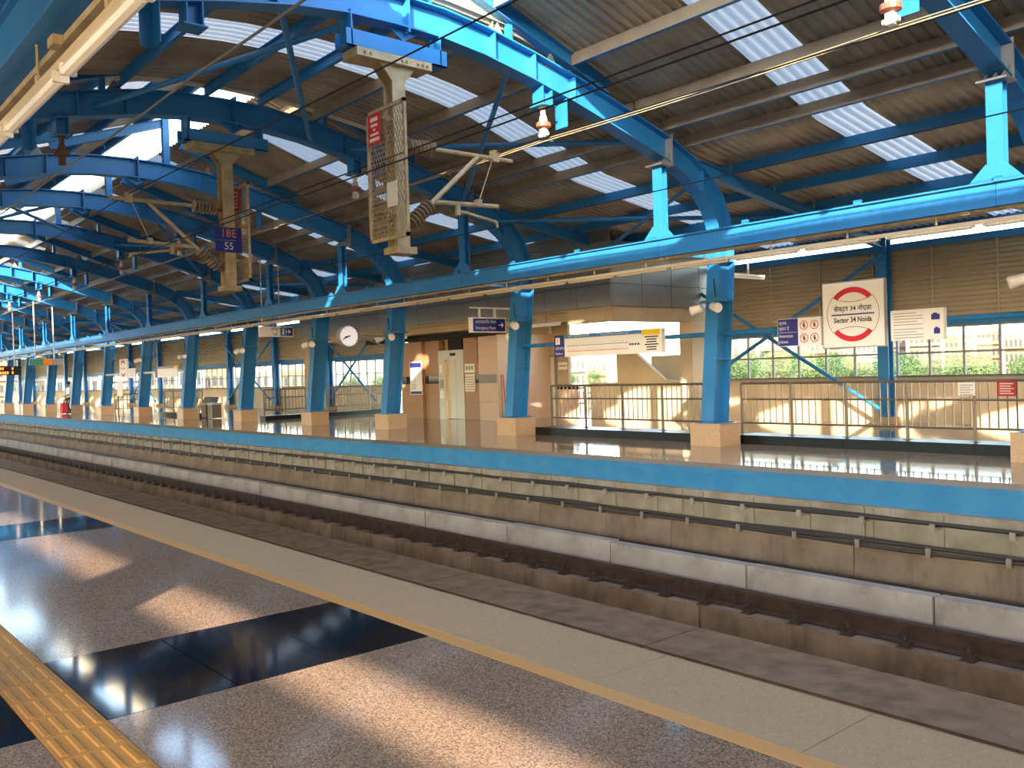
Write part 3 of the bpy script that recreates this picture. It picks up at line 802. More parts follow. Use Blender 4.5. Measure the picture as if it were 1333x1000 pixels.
# unseen near wall behind the camera, openings shaped to admit sun and sky
wn_ = thing('wall_near', (-36, -6.1, 0), kind='structure')
ob('parapet', MB().box(XL, XR+10, -6.3, -6.1, 0, 1.06), 'beige_wall', wn_)
ob('sun_block_sheet', MB().box(XL, XR+10, -6.2, -6.12, 3.5, 4.45), 'louvre', wn_)  # unseen sheet, height set to keep sun off the visible floor
ob('eave_beam', MB().box(XL, XR+10, -6.25, -6.05, 4.74, 4.9), 'blue', wn_)  # unseen beam, sets the upper limit of the sun slot
for X in [12, 5.9]+[q-1 for q in FX]: ob('wall_post', MB().box(X-.45, X+.45, -6.1, -5.8, 0, 4.8), 'blue', wn_)  # unseen posts, widened and shifted to break the sun strip on the floor

# ================================================================== STAIR AND LIFT BLOCK
lb = thing('lift_block', (-24, 19, 0), label='lift and stair block clad in tan granite below grey panels', cat='lift block')
XC0 = BLK1; YFB = 17.5
def panel_y(x0, x1, z0, z1): return MB().box(x0+.008, x1-.008, YFB, YFB+.05, z0+.006, z1-.006)
rows = [(3.25, 3.85), (3.85, 4.4), (4.4, 5.0), (5.0, 5.3)]
X = XC0
while X > BLK0+.01:
    x1 = max(X-1.28, BLK0)
    for z0, z1 in rows: ob('grey_panel', panel_y(x1, X, z0, z1), 'grey_panel', lb)
    X = x1
Y = YFB+.0
while Y < 22:
    y1 = min(Y+1.25, 22.1)
    for z0, z1 in rows[:3]:
        ob('grey_panel', MB().box(XC0-.05, XC0, Y+.008+(.05 if Y == YFB else 0), y1-.008, z0+.006, min(z1, 5.25-(Y-17.5)*.14)-.006), 'grey_panel', lb)
    Y = y1
ob('backing_wall', MB().box(BLK0, XC0-.06, YFB+.06, YFB+.2, 3.25, 5.25).box(XC0-.2, XC0-.06, YFB+.2, 22.1, 3.25, 4.6), 'dark', lb)
ob('soffit', MB().box(BLK0, XC0-.06, YFB+.06, 22.2, 3.2, 3.25), 'beige_wall2', lb)
ob('fascia_beam', MB().box(-18.2, XC0-.02, YFB+.1, YFB+.45, 2.86, 3.22).box(XC0-.4, XC0-.02, YFB+.45, 22.2, 2.86, 3.22), 'beige_wall2', lb)
ob('fascia_beam', MB().box(BLK0, -18.2, YFB+.3, YFB+.6, 2.98, 3.2), 'beige_wall2', lb)
ob('corner_pillar', MB().box(XC0-.45, XC0+.0, 20.85, 22.15, 0, 2.86), 'beige_wall', lb)
ob('corner_pillar', MB().box(BLK0+.0, BLK0+.45, YFB+.15, YFB+.65, 1.05, 3.2), 'beige_wall2', lb)
ob('pillar_base', MB().box(BLK0-.03, BLK0+.48, YFB+.12, YFB+.68, 0, 1.05), 'pink_granite', lb)
ob('soffit_strip', MB().box(-30, -22.5, 18.2, 18.5, 2.78, 2.95), 'dark', lb)  # dark strip drawn for the dark soffit under the fascia
# lift front
YL = 18.7
def gp(x0, x1, y=YL, m_='wall_granite', zt=2.78):
    for z0, z1 in ((0, .62), (.62, 1.24), (1.52, 2.14), (2.14, zt)):
        ob('granite_panel', MB().box(x0+.004, x1-.004, y, y+.06, z0+.003, z1-.003), m_, lb)
    ob('band_panel', MB().box(x0+.004, x1-.004, y-.004, y+.055, 1.243, 1.517), 'black_granite' if m_ == 'wall_granite' else 'grey_panel', lb)
gp(-28.3, -27.0); gp(-27.0, -25.95, YL+.12); gp(-24.5, -23.45)
gp(-23.45, -22.5, YL-.2, 'pink_granite')
ob('pillar_side', MB().box(-22.5, -22.44, YL-.2, 20.9, 0, 2.8), 'pink_granite', lb)
ob('lift_core', MB().box(-28.3, -22.55, YL+.3, 21.9, 0, 3.2), 'beige_wall2', lb)
ob('panel_return', MB().box(-27.02, -26.99, YL+.05, YL+.2, 0, 2.78).box(-25.96, -25.93, YL, YL+.2, 0, 2.78), 'wall_granite', lb)
ob('side_wall', MB().box(-28.36, -28.3, YL, 21.9, 0, 2.8), 'wall_granite', lb)
ob('lift_frame', MB().box(-25.95, -25.6, YL-.02, YL+.2, 0, 2.4).box(-24.62, -24.5, YL-.02, YL+.2, 0, 2.4).box(-25.6, -24.62, YL-.02, YL+.2, 2.06, 2.4), 'steel_lift', lb)
for x0 in (-25.6, -25.11):
    ob('lift_door', MB().box(x0+.004, x0+.486, YL+.1, YL+.14, .01, 2.06), 'steel_lift', lb)
ob('door_head_panel', MB().box(-25.4, -24.6, YL+.02, YL+.1, 2.4, 2.78), 'dark', lb)
ob('floor_display', MB().box(-25.25, -24.95, YL-.035, YL-.02, 2.2, 2.3), 'sign_black', lb)
for z in (1.62, 1.1, .72): ob('call_panel', MB().box(-25.88, -25.68, YL-.035, YL-.02, z, z+.28), 'white' if z != 1.1 else 'sign_grey', lb)
# side wall with white door
gr = ob('rear_wall', MB().box(-22.44, -21.66, 20.9, 21.0, 0, 3.2), 'beige_wall2', lb)
ob('low_wall', MB().box(-21.66, -19.85, 21.9, 22.05, 0, 1.12), 'beige_wall', lb)
ob('band_panel', MB().box(-22.43, -21.2, 20.88, 20.9, .93, 1.1), 'black_granite', lb)
for x0, x1 in ((-22.43, -21.85), (-21.85, -21.2)): ob('granite_panel', MB().box(x0, x1-.004, 20.87, 20.9, 0, .93), 'pink_granite', lb)
d = ob('door', MB().box(-20.75+-2.2, -20.05-2.2, 20.83, 20.88, .03, 2.03), 'door_white', lb)
ob('handle', MB().box(-22.85, -22.82, 20.78, 20.83, .9, 1.2), 'sign_black', d)
ob('door_frame', MB().box(-23.0, -22.95, 20.8, 20.9, 0, 2.08).box(-22.25, -22.2, 20.8, 20.9, 0, 2.08).box(-23, -22.2, 20.8, 20.9, 2.03, 2.08), 'frame_grey', lb)
# stair beyond the railing
st = thing('staircase', (-18.5, 21.6, 0), label='sunlit concrete stair with sloping parapet behind the railing', cat='staircase')
ob('stair_parapet', MB().prism([(-19.6, -.3), (-16.9, -.3), (-16.9, 1.95), (-19.6, 1.95)], 'y', 22.7, 22.85), 'beige_wall', st)
ob('stair_parapet', MB().prism([(-19.85, 0), (-17.1, 0), (-17.1, 1.1), (-17.9, 1.2), (-19.1, 2.1), (-19.85, 2.1)], 'y', 21.3, 21.45), 'beige_wall', st)
for k in range(9):
    ob('step', MB().box(-17.2-.28*(k+1), -17.2-.28*k, 21.47, 22.6, .16*k, .16*(k+1)), 'concrete', st)
# posters and notices
def poster(x0, x1, z0, z1, y, m_, lab, bands):
    p = ob('poster', MB().box(x0, x1, y-.02, y, z0, z1), m_, label=lab, cat='poster')
    for (a, b, c, d_, mm) in bands:
        w, h = x1-x0, z1-z0
        ob('print', MB().box(x0+w*a, x0+w*b, y-.023, y-.02, z0+h*c, z0+h*d_), mm, p)
poster(-27.75, -26.98, .86, 2.06, YL-.012, 'white', 'tall white information poster with purple bands on the granite lift wall',
       [(.04, .96, .82, .97, 'sign_blue'), (.04, .96, .02, .1, 'sign_blue')]+[(.08, .5, .16+.05*k, .18+.05*k, 'sign_grey') for k in range(12)])
poster(-24.42, -23.88, .96, 1.55, YL-.012, 'offwhite', 'cream notice sheet right of the lift door, lower one', [(.1, .9, .1+.14*k, .15+.14*k, 'sign_grey') for k in range(6)])
poster(-24.42, -23.88, 1.6, 1.9, YL-.012, 'white', 'white notice with three pictograms right of lift door', [(.1+.28*k, .3+.28*k, .3, .75, 'sign_grey') for k in range(3)])
poster(-22.12, -21.7, 1.6, 1.85, 20.898, 'white', 'small white plate on the grey wall beside the white door', [(.1, .9, .4, .6, 'sign_grey')])
fh = thing('fire_bell', (-23.7, YL-.25, 1.5), label='red fire alarm bell with riser pipe in front of the lift wall', cat='alarm')
ob('bell', MB().lathe((-23.6, YL-.02, 1.95), (-23.6, YL-.1, 1.95), [(0, .08), (.6, .08), (1, .05)], 12), 'notice_red', fh)
ob('riser_pipe', MB().tube((-23.66, YL-.05, 1.95), (-23.66, YL-.05, 2.85), .022).tube((-23.56, YL-.05, 1.95), (-23.56, YL-.05, 2.85), .015), 'rust', fh)
hs = thing('stand_pipe', (-22.25, YL, 0), label='thin red and grey stand pipe at the pillar corner', cat='pipe')
ob('pipe', MB().tube((-22.2, YL-.1, 0), (-22.32, YL-.1, 1.5), .016), 'notice_red', hs)
ob('pipe', MB().tube((-22.38, YL-.12, 0), (-22.38, YL-.12, 1.5), .016), 'steel', hs)

# ================================================================== RAILINGS
def railing_x(x0, x1, y, z0, lab, step=1.16, bal=.135, kerb=True):
    """runs along X from x0 (right) to x1 (left)"""
    t = thing('railing', ((x0+x1)/2, y, z0), label=lab, cat='railing', group='steel railings')
    n = max(1, round((x0-x1)/step)); p = (x0-x1)/n
    ob('top_rail', MB().tube((x0, y, z0+1.02), (x1, y, z0+1.02), .026, n=8), 'steel', t)
    ob('middle_rail', MB().tube((x0, y, z0+.7), (x1, y, z0+.7), .019, n=8), 'steel', t)
    ob('bottom_rail', MB().tube((x0, y, z0+.22), (x1, y, z0+.22), .019, n=8), 'steel', t)
    p0 = ob('post', MB().box(x0-.02, x0+.02, y-.025, y+.025, z0, z0+1.02).box(x0-.06, x0+.06, y-.05, y+.05, z0, z0+.012), 'steel', t)
    for k in range(1, n+1): inst(p0, t, (-p*k, 0, 0))
    b0 = ob('baluster', MB().tube((x0-.07, y, z0+.22), (x0-.07, y, z0+1.0), 0.014, n=6, caps=False), 'steel', t)
    m_ = int((x0-x1)/.143)
    for k in range(1, m_): inst(b0, t, (-.143*k, 0, 0))
    return t
def railing_y(y0, y1, x, z0, lab):
    t = thing('railing', (x, (y0+y1)/2, z0), label=lab, cat='railing', group='steel railings')
    n = max(1, round((y1-y0)/1.16)); p = (y1-y0)/n
    for nm, z, r in (('top_rail', 1.02, .026), ('middle_rail', .7, .019), ('bottom_rail', .22, .019)):
        ob(nm, MB().tube((x, y0, z0+z), (x, y1, z0+z), r, n=8), 'steel', t)
    p0 = ob('post', MB().box(x-.025, x+.025, y0-.02, y0+.02, z0, z0+1.02), 'steel', t)
    for k in range(1, n+1): inst(p0, t, (0, p*k, 0))
    b0 = ob('baluster', MB().tube((x, y0+.07, z0+.22), (x, y0+.07, z0+1.0), 0.014, n=6, caps=False), 'steel', t)
    for k in range(1, int((y1-y0)/.143)): inst(b0, t, (0, .143*k, 0))
railing_x(1.6, -11.0, 15.5, .18, 'stainless railing on black kerb behind the station name sign')
railing_x(-11.9, -16.7, 15.5, .18, 'stainless railing on black kerb behind the long map sign')
railing_y(15.5, 17.3, -33.3, .16, 'stainless railing across the platform left of the clock column')
railing_y(18.3, 21.3, -33.3, .16, 'stainless railing below the braced window behind the clock')
railing_x(-39.8, -44.6, 15.6, .16, 'distant stainless railing left of the fifth column')
railing_y(15.6, 17.2, -52.4, 0, 'far stainless railing near the small station sign')
def kerb(x0, x1, y0, y1, h, lab):
    k = thing('kerb', ((x0+x1)/2, (y0+y1)/2, 0), label=lab, cat='kerb', group='black granite kerbs')
    if x0-x1 > y1-y0:
        n = max(1, round((x0-x1)/1.2)); p = (x0-x1)/n
        for i in range(n): ob('kerb_stone', MB().box(x1+p*i+.002, x1+p*i+p-.002, y0, y1, 0, h), 'kerb_black', k)
    else:
        n = max(1, round((y1-y0)/1.2)); p = (y1-y0)/n
        for i in range(n): ob('kerb_stone', MB().box(x1, x0, y0+p*i+.002, y0+p*i+p-.002, 0, h), 'kerb_black', k)
kerb(1.8, -10.9, 15.12, 15.75, .18, 'long black granite kerb under the railing right of the second column')
kerb(-11.8, -16.8, 15.0, 15.75, .18, 'black granite kerb under the railing below the map sign')
kerb(-33.0, -33.5, 15.4, 17.4, .16, 'short black kerb under the cross railing left of the clock')
kerb(-33.0, -33.5, 18.2, 21.4, .16, 'short black kerb under the railing behind the clock')
kerb(-39.7, -44.7, 15.4, 15.8, .16, 'distant black kerb under the railing past the fifth column')
# notices tied to the railing
def rnotice(x0, x1, z0, z1, m_, lab, lines, tm):
    n = ob('notice', MB().box(x0, x1, 15.44, 15.455, z0, z1), m_, label=lab, cat='notice')
    for k in range(lines): print_line(x0+.03, x1-.03-(.04 if k % 2 else 0), 15.44, z1-.045-.04*k, .018, tm, n)
rnotice(-6.03, -5.76, .94, 1.19, 'notice_red', 'red notice with white print tied to the railing top', 5, 'offwhite')
rnotice(-6.66, -6.39, .95, 1.17, 'offwhite', 'grey white notice tied to the railing, left of the red one', 5, 'sign_grey')

# ================================================================== SIGNS
pipe = thing('sign_pipe', (-12, 15.05, 2.2), label='blue horizontal pipe between columns carrying the platform signs', cat='pipe')
ob('pipe_bar', MB().tube((-17.2, 15.04, 2.22), (-5.1, 15.04, 2.22), .05, n=10), 'blue', pipe)
YS = 14.86
# station name sign
c = (ony(1071, 375, YS)+ony(1151, 445, YS))/2
cx, cz = c.x, c.z; hw = .57
s = thing('station_sign', (cx, YS, cz-hw), label='square white station name sign with red ring segments', cat='sign')
ob('board', MB().box(cx-hw, cx+hw, YS, YS+.12, cz-hw, cz+hw), 'white', s)
ob('board_frame', MB().box(cx-hw-.02, cx+hw+.02, YS+.01, YS+.07, cz+hw, cz+hw+.02).box(cx-hw-.02, cx+hw+.02, YS+.01, YS+.07, cz-hw-.02, cz-hw).box(cx-hw-.02, cx-hw, YS+.01, YS+.07, cz-hw, cz+hw).box(cx+hw, cx+hw+.02, YS+.01, YS+.07, cz-hw, cz+hw), 'frame_grey', s)
def ringseg(a0, a1, r0_, r1_, y, n=20):
    vs = []; fs = []
    for i in range(n+1):
        a = math.radians(a0+(a1-a0)*i/n)
        for r in (r0_, r1_): vs.append((cx+math.cos(a)*r, y, cz+math.sin(a)*r))
    for i in range(n): fs.append((2*i, 2*i+1, 2*i+3, 2*i+2))
    return MB().add(vs, fs)
ob('red_arc', ringseg(42, 138, .385, .48, YS-.003), 'sign_red', s)
ob('red_arc', ringseg(222, 318, .385, .48, YS-.003), 'sign_red', s)
ob('ring_outline', ringseg(-40, 40, .484, .492, YS-.003), 'sign_black', s)
ob('ring_outline', ringseg(140, 220, .484, .492, YS-.003), 'sign_black', s)
def arcline(cz_, a0, a1, r):
    vs = []; fs = []; n = 16
    for i in range(n+1):
        a = math.radians(a0+(a1-a0)*i/n)
        for q in (r-.004, r+.004): vs.append((cx+math.cos(a)*q, YS-.004, cz_+math.sin(a)*q))
    return MB().add(vs, [(2*i, 2*i+1, 2*i+3, 2*i+2) for i in range(n)])
ob('name_outline', arcline(cz+1.007, 241.5, 298.5, .787), 'sign_black', s)
ob('name_outline', arcline(cz-1.007, 61.5, 118.5, .787), 'sign_black', s)
ob('blue_rule', MB().box(cx-.4, cx+.4, YS-.005, YS-.001, cz-.012, cz+.012), 'sign_rule', s)
text('lettering', 'सेक्टर 34 नोएडा', .115, (cx, YS-.006, cz+.1), 'sign_black', s, bold=.002)
text('lettering', 'Sector 34 Noida', .125, (cx, YS-.006, cz-.1), 'sign_black', s, sx=.85, bold=.003)
# attention sign
a, b = ony(1012, 416, YS), ony(1069, 449, YS)
x0, x1, z1, z0 = a.x, b.x, a.z, b.z
s = thing('attention_sign', ((x0+x1)/2, YS, z0), label='blue and white attention sign with four red prohibition pictograms', cat='sign')
ob('board', MB().box(x0, x1, YS, YS+.12, z0, z1), 'white', s)
xm = x0+(x1-x0)*.48
ob('blue_field', MB().box(x0+.01, xm, YS-.003, YS, z0+.01, z1-.01), 'sign_blue', s)
for k, t_ in enumerate(('कृपया', 'ध्यान दें', 'Attention', 'please')):
    text('lettering', t_, .085, (x0+.03, YS-.006, z1-.085-.105*k-(.03 if k > 1 else 0)), 'white', s, align='LEFT', sx=.9)
ob('white_rule', MB().box(x0+.02, xm-.02, YS-.005, YS-.002, (z0+z1)/2-.003, (z0+z1)/2+.003), 'white', s)
cx0, cz0 = cx, cz
for i in (0, 1):
    for j in (0, 1):
        cx = xm+(x1-xm)*(.27+.46*i); cz = z0+(z1-z0)*(.27+.46*j)
        pg = ob('pictogram', ringseg(0, 360, .07, .084, YS-.004), 'sign_red', s)
        ob('slash', MB().bar((cx-.05, YS-.006, cz+.05), (cx+.05, YS-.006, cz-.05), .012, .002), 'sign_red', pg)
        ob('figure', MB().box(cx-.012, cx+.014, YS-.003, YS-.001, cz-.045, cz+.02).box(cx-.03, cx+.03, YS-.003, YS-.001, cz-.01, cz+.006).lathe((cx, YS-.001, cz+.036), (cx, YS-.003, cz+.036), [(0, .015), (1, .015)], 10), 'sign_black', pg)
# information sign
a, b = ony(1159, 405, YS), ony(1229, 441, YS)
x0, x1, z1, z0 = a.x, b.x, a.z, b.z
s = thing('information_sign', ((x0+x1)/2, YS, z0), label='white information board with lines of print right of station sign', cat='sign')
ob('board', MB().box(x0, x1, YS, YS+.12, z0, z1), 'white', s)
for k in range(9):
    z = z1-.06-.047*k-(.03 if k > 4 else 0)
    ob('print_line', MB().box(x0+.05, x0+(.62 if k % 3 else .5)*(x1-x0), YS-.003, YS, z-.006, z+.006), 'sign_grey', s)
for zq, wq in ((z1-.14, .14), (z0+.14, .1)):
    ob('train_picture', MB().box(x1-.06-wq, x1-.06, YS-.003, YS, zq-.05, zq+.04).box(x1-.06-wq*.8, x1-.06-wq*.3, YS-.003, YS, zq+.04, zq+.06), 'sign_blue', s)
# long route map sign
a, b = ony(721, 440, YS), ony(862, 460, YS)
x0, x1 = a.x, b.x; z1, z0 = 2.42, 1.9
s = thing('route_map_sign', ((x0+x1)/2, YS, z0), label='long route map sign with blue platform panel and yellow corner', cat='sign')
ob('board', MB().box(x0, x1, YS, YS+.12, z0, z1), 'white', s)
ob('blue_panel', MB().box(x0, x0+.36, YS-.003, YS, z0, z1), 'sign_blue', s)
ob('header_strip', MB().box(x0+.37, x1-.56, YS-.003, YS, z1-.09, z1), 'sign_skyblue', s)
ob('yellow_patch', MB().box(x1-.54, x1-.04, YS-.003, YS, z1-.13, z1-.01), 'sign_yellow', s)
ob('number_box', MB().box(x0+.06, x0+.21, YS-.005, YS-.003, z1-.22, z1-.06).box(x0+.065, x0+.205, YS-.0065, YS-.005, z1-.215, z1-.065), ['white'], s)
text('lettering', '1', .15, (x0+.135, YS-.008, z1-.14), 'sign_blue', s)
text('lettering', 'प्लेटफॉर्म', .085, (x0+.04, YS-.006, z1-.32), 'white', s, align='LEFT')
text('lettering', 'Platform', .085, (x0+.04, YS-.006, z1-.44), 'white', s, align='LEFT', sx=.9)
text('lettering', 'ग्रेटर नोएडा डिपो की ओर', .075, (x0+.5, YS-.006, z1-.045), 'white', s, align='LEFT')
text('lettering', 'Towards Noida Electronic City', .075, (x0+1.55, YS-.006, z1-.045), 'white', s, align='LEFT', sx=.9)
for k in range(6): print_line(x1-.48+(.05 if k % 3 else 0), x1-.1-(.05 if k % 3 else 0), YS, z1-.17-.055*k, .026, 'sign_black', s)
for row in (0, 1):
    z = z0+.12+.13*row
    ob('route_line', MB().box(x0+.45, x1-.95, YS-.003, YS, z-.006, z+.006), 'sign_skyblue' if row else 'sign_red', s)
    for k in range(20):
        xx = x0+.5+k*.095
        ob('station_mark', MB().bar((xx, YS-.002, z+.01), (xx+.05, YS-.002, z+.075), .008, .002), 'sign_grey', s)
for k in range(4): ob('emblem', MB().box(x1-.93+.08*k, x1-.87+.08*k, YS-.003, YS, z0+.19, z0+.23), 'sign_blue', s)
# emergency sign facing along the track
XE = -17.6
a, b = onx(614, 413, XE), onx(659, 433, XE)
y0, y1, z1, z0 = a.y, b.y, a.z, b.z
s = thing('hanging_sign', (XE, (y0+y1)/2, z0), label='blue emergency sign with white arrow hung beside the third column', cat='sign')
ob('board', MB().box(XE-.14, XE, y0, y1, z0, z1), 'offwhite', s)
ob('blue_field', MB().box(XE-.001, XE+.004, y0+.04, y1-.03, z0+.03, z1-.03), 'sign_blue', s)
yc_ = (y0+y1)/2
text('lettering', 'आपातकालीन पैनल', .11, (XE+.006, yc_-.12, z0+(z1-z0)*.68), 'white', s, face='+x', sx=.85)
text('lettering', 'Emergency Panel', .11, (XE+.006, yc_-.12, z0+(z1-z0)*.3), 'white', s, face='+x', sx=.85)
ob('arrow', MB().box(XE+.004, XE+.007, y1-.24, y1-.1, (z0+z1)/2-.012, (z0+z1)/2+.012).prism([(y1-.16, (z0+z1)/2+.07), (y1-.08, (z0+z1)/2), (y1-.16, (z0+z1)/2-.07), (y1-.13, (z0+z1)/2)], 'x', XE+.004, XE+.007), 'white', s)
mb = MB()
for q in (y0+.3, y1-.3): mb.box(XE-.09, XE-.05, q-.03, q+.03, z1, z1+.24)
mb.box(XE-.1, XE-.04, y0, y1+.35, z1+.22, z1+.26); mb.bar((XE-.07, y1+.25, z1+.25), (XE-.07, y1+.55, z1+.7), .04, .04)
ob('sign_hanger', mb, 'offwhite', s)
# exit sign facing along the track
XE = -28.2
a, b = onx(338, 425, XE), onx(382, 438.5, XE)
y0, y1, z1, z0 = a.y, b.y, a.z, b.z
s = thing('hanging_sign', (XE, (y0+y1)/2, z0), label='white and blue exit sign with arrow on two rods by the girder', cat='sign')
ob('board', MB().box(XE-.12, XE, y0, y1, z0, z1), 'white', s)
ob('blue_field', MB().box(XE-.001, XE+.004, y0+(y1-y0)*.6, y0+(y1-y0)*.78, z0+.03, z1-.03), 'sign_skyblue', s)
ob('blue_field', MB().box(XE-.001, XE+.004, y0+(y1-y0)*.79, y1-.02, z0+.03, z1-.03), 'sign_blue', s)
zm = (z0+z1)/2
ob('arrow', MB().box(XE+.004, XE+.007, y1-.28, y1-.12, zm-.014, zm+.014).prism([(y1-.2, zm+.09), (y1-.09, zm), (y1-.2, zm-.09), (y1-.16, zm)], 'x', XE+.004, XE+.007), 'white', s)
text('lettering', 'लिफ्ट', .14, (XE+.006, y0+.55, zm+.08), 'sign_blue', s, face='+x')
text('lettering', 'Lift', .14, (XE+.006, y0+.55, zm-.09), 'sign_blue', s, face='+x')
ym_ = y0+(y1-y0)*.69
ob('pictogram', MB().box(XE+.004, XE+.007, ym_-.03, ym_+.03, zm-.1, zm+.03).prism([(ym_-.05, zm+.05), (ym_+.05, zm+.05), (ym_, zm+.11)], 'x', XE+.004, XE+.007), 'white', s)
ob('hanger_rod', MB().tube((XE-.06, y0+.12, z1), (XE-.06, y0+.12, 5.6), .02, n=6).tube((XE-.06, y0+.75, z1), (XE-.06, y0+.75, 5.4), .02, n=6), 'offwhite', s)
# clock
XK = -22.9; ck = onx(452, 438, XK)
s = thing('platform_clock', (XK, ck.y, ck.z-.32), label='round white double faced platform clock on an arm from the fourth column', cat='clock')
ob('case', MB().lathe((XK-.1, ck.y, ck.z), (XK+.1, ck.y, ck.z), [(0, .24), (.1, .33), (.9, .33), (1, .3)], 28), 'frame_grey', s)
ob('clock_face', MB().lathe((XK+.1, ck.y, ck.z), (XK+.106, ck.y, ck.z), [(0, .285), (1, .285)], 28), 'clock_face', s)
def hand(ang, l, w): 
    a = math.radians(ang); return MB().bar((XK+.112, ck.y-math.sin(a)*.04, ck.z-math.cos(a)*.04), (XK+.112, ck.y+math.sin(a)*l, ck.z+math.cos(a)*l), .004, w, up=(0, math.cos(a), -math.sin(a)))
ob('hour_hand', hand(258, .15, .035), 'sign_black', s); ob('minute_hand', hand(246, .23, .024), 'sign_black', s)
for k in range(12):
    a = k*PI/6; ob('hour_mark', MB().bar((XK+.108, ck.y+math.sin(a)*.24, ck.z+math.cos(a)*.24), (XK+.108, ck.y+math.sin(a)*.27, ck.z+math.cos(a)*.27), .003, .012), 'sign_grey', s)
ob('arm', MB().tube((XK, ck.y+.3, ck.z+.02), (XK, 14.75, ck.z-.0), .03).tube((XK, ck.y+.3, ck.z+.02), (XK, 14.75, ck.z-.35), .02), 'frame_grey', s)
# far signs on the pipe line
ob('pipe_bar', MB().tube((-39.3, 14.82, 2.1), (-51.1, 14.82, 2.1), .05, n=8), 'offwhite', pipe)
def farsign(px0, py0, px1, py1, name, lab, fields):
    a, b = ony(px0, py0, 14.7), ony(px1, py1, 14.7)
    s = thing(name, ((a.x+b.x)/2, 14.7, b.z), label=lab, cat='sign')
    ob('board', MB().box(a.x, b.x, 14.7, 14.76, b.z, a.z), 'white', s)
    for (p, q, r_, t_, mm) in fields:
        w, h = b.x-a.x, a.z-b.z
        ob('field', MB().box(a.x+w*p, a.x+w*q, 14.695, 14.7, b.z+h*r_, b.z+h*t_), mm, s)
    return s, a, b
s, a, b = farsign(155, 468, 166, 492, 'station_sign', 'small distant white station sign with red ring left of the sixth column', [])
cx, cz = (a.x+b.x)/2, (a.z+b.z)/2
ys_ = YS; 
mbq = ringseg(40, 140, .3, .42, 14.69); ob('red_arc', mbq, 'sign_red', s)
mbq = ringseg(220, 320, .3, .42, 14.69); ob('red_arc', mbq, 'sign_red', s)
ob('blue_rule', MB().box(cx-.35, cx+.35, 14.69, 14.695, cz-.02, cz+.02), 'sign_grey', s)
farsign(167, 480, 176, 492, 'information_sign', 'small distant white board beside the distant station sign', [(.1, .9, .2+.2*k, .28+.2*k, 'sign_grey') for k in range(4)])
farsign(202, 478, 231, 490.5, 'route_map_sign', 'distant long route map sign left of the sixth column', [(0, .1, 0, 1, 'sign_blue'), (.1, .85, .8, 1, 'sign_grey'), (.86, 1, .75, 1, 'sign_yellow')])
# exit board and display, facing along the track
XE = -51.15
a, b = onx(38, 467.5, XE), onx(82, 475, XE)
s = thing('hanging_sign', (XE, (a.y+b.y)/2, b.z), label='far hanging board half green and half orange near the person', cat='sign')
ym = a.y+(b.y-a.y)*.42
ob('board', MB().box(XE-.1, XE, a.y, b.y, b.z, a.z), 'sign_grey', s)
ob('green_field', MB().box(XE, XE+.01, a.y, ym, b.z, a.z), 'sign_green', s); ob('orange_field', MB().box(XE, XE+.01, ym, b.y-.5, b.z, a.z), 'sign_orange', s)
ob('hanger_rod', MB().tube((XE-.05, a.y+.3, a.z), (XE-.05, a.y+.3, arch_z(a.y+.3)-.1), .03, n=6).tube((XE-.05, b.y-.4, a.z), (XE-.05, b.y-.4, arch_z(b.y-.4)-.1), .03, n=6), 'offwhite', s)
XE = -53.5
a, b = onx(-14, 477.5, XE), onx(28, 488, XE)
s = thing('display_board', (XE, (a.y+b.y)/2, b.z), label='black train display board with orange lit text at left edge', cat='display')
ob('case', MB().box(XE-.2, XE, a.y, b.y, b.z, a.z), 'sign_black', s)
zz = (a.z+b.z)/2
w_ = b.y-a.y
for f0, f1, dz_ in ((.1, .5, .11), (.1, .62, -.11), (.7, .8, .11), (.7, .8, -.11)):
    q = a.y+w_*f0; n_ = 0
    while q < a.y+w_*f1-.05:
        ob('led_character', MB().box(XE, XE+.006, q, q+.07, zz+dz_-.06, zz+dz_+.06), 'led', s); q += .11
ob('hanger_rod', MB().tube((XE-.1, b.y-.3, a.z), (XE-.1, b.y-.3, 5.6), .03, n=6), 'offwhite', s)

# loudspeakers and cable loops on the columns
def speaker(X, y, z, dx, dy, lab):
    t = thing('loudspeaker', (X, y, z-.1), label=lab, cat='loudspeaker', group='white column loudspeakers')
    d = Vector((dx, dy, -.25)).normalized(); c = Vector((X, y, z))
    ob('horn', MB().lathe(c-d*.12, c+d*.14, [(0, .05), (.1, .085), (.9, .1), (1, .085)], 14), 'white', t, smooth=False)
    ob('yoke', MB().tube(c, c+Vector((0, .12, .14)), .02).tube(c+Vector((0, .12, .14)), c+Vector((0, .3, .14)), .018), 'frame_grey', t)
for i in range(1, 9):
    w = '%s column from the right' % ORD[i-1]
    speaker(FX[i]-.28, 14.62 if i != 3 else 14.9, 2.72 if i != 3 else 2.5, -.9, -.4, 'white loudspeaker on the left side of the %s' % w)
    speaker(FX[i]+(.16 if i != 4 else .34), 14.62, 2.74, .9, -.4, 'white loudspeaker on the right side of the %s' % w)
    X = FX[i]
    ob('cable_loop', MB().path([(X+.1, 14.68, 3.3), (X+.14, 14.66, 3.05), (X+.13, 14.68, 2.95)], .014, 5), 'dark', label='dark loose cable on the %s' % w, cat='cable', group='loose column cables')
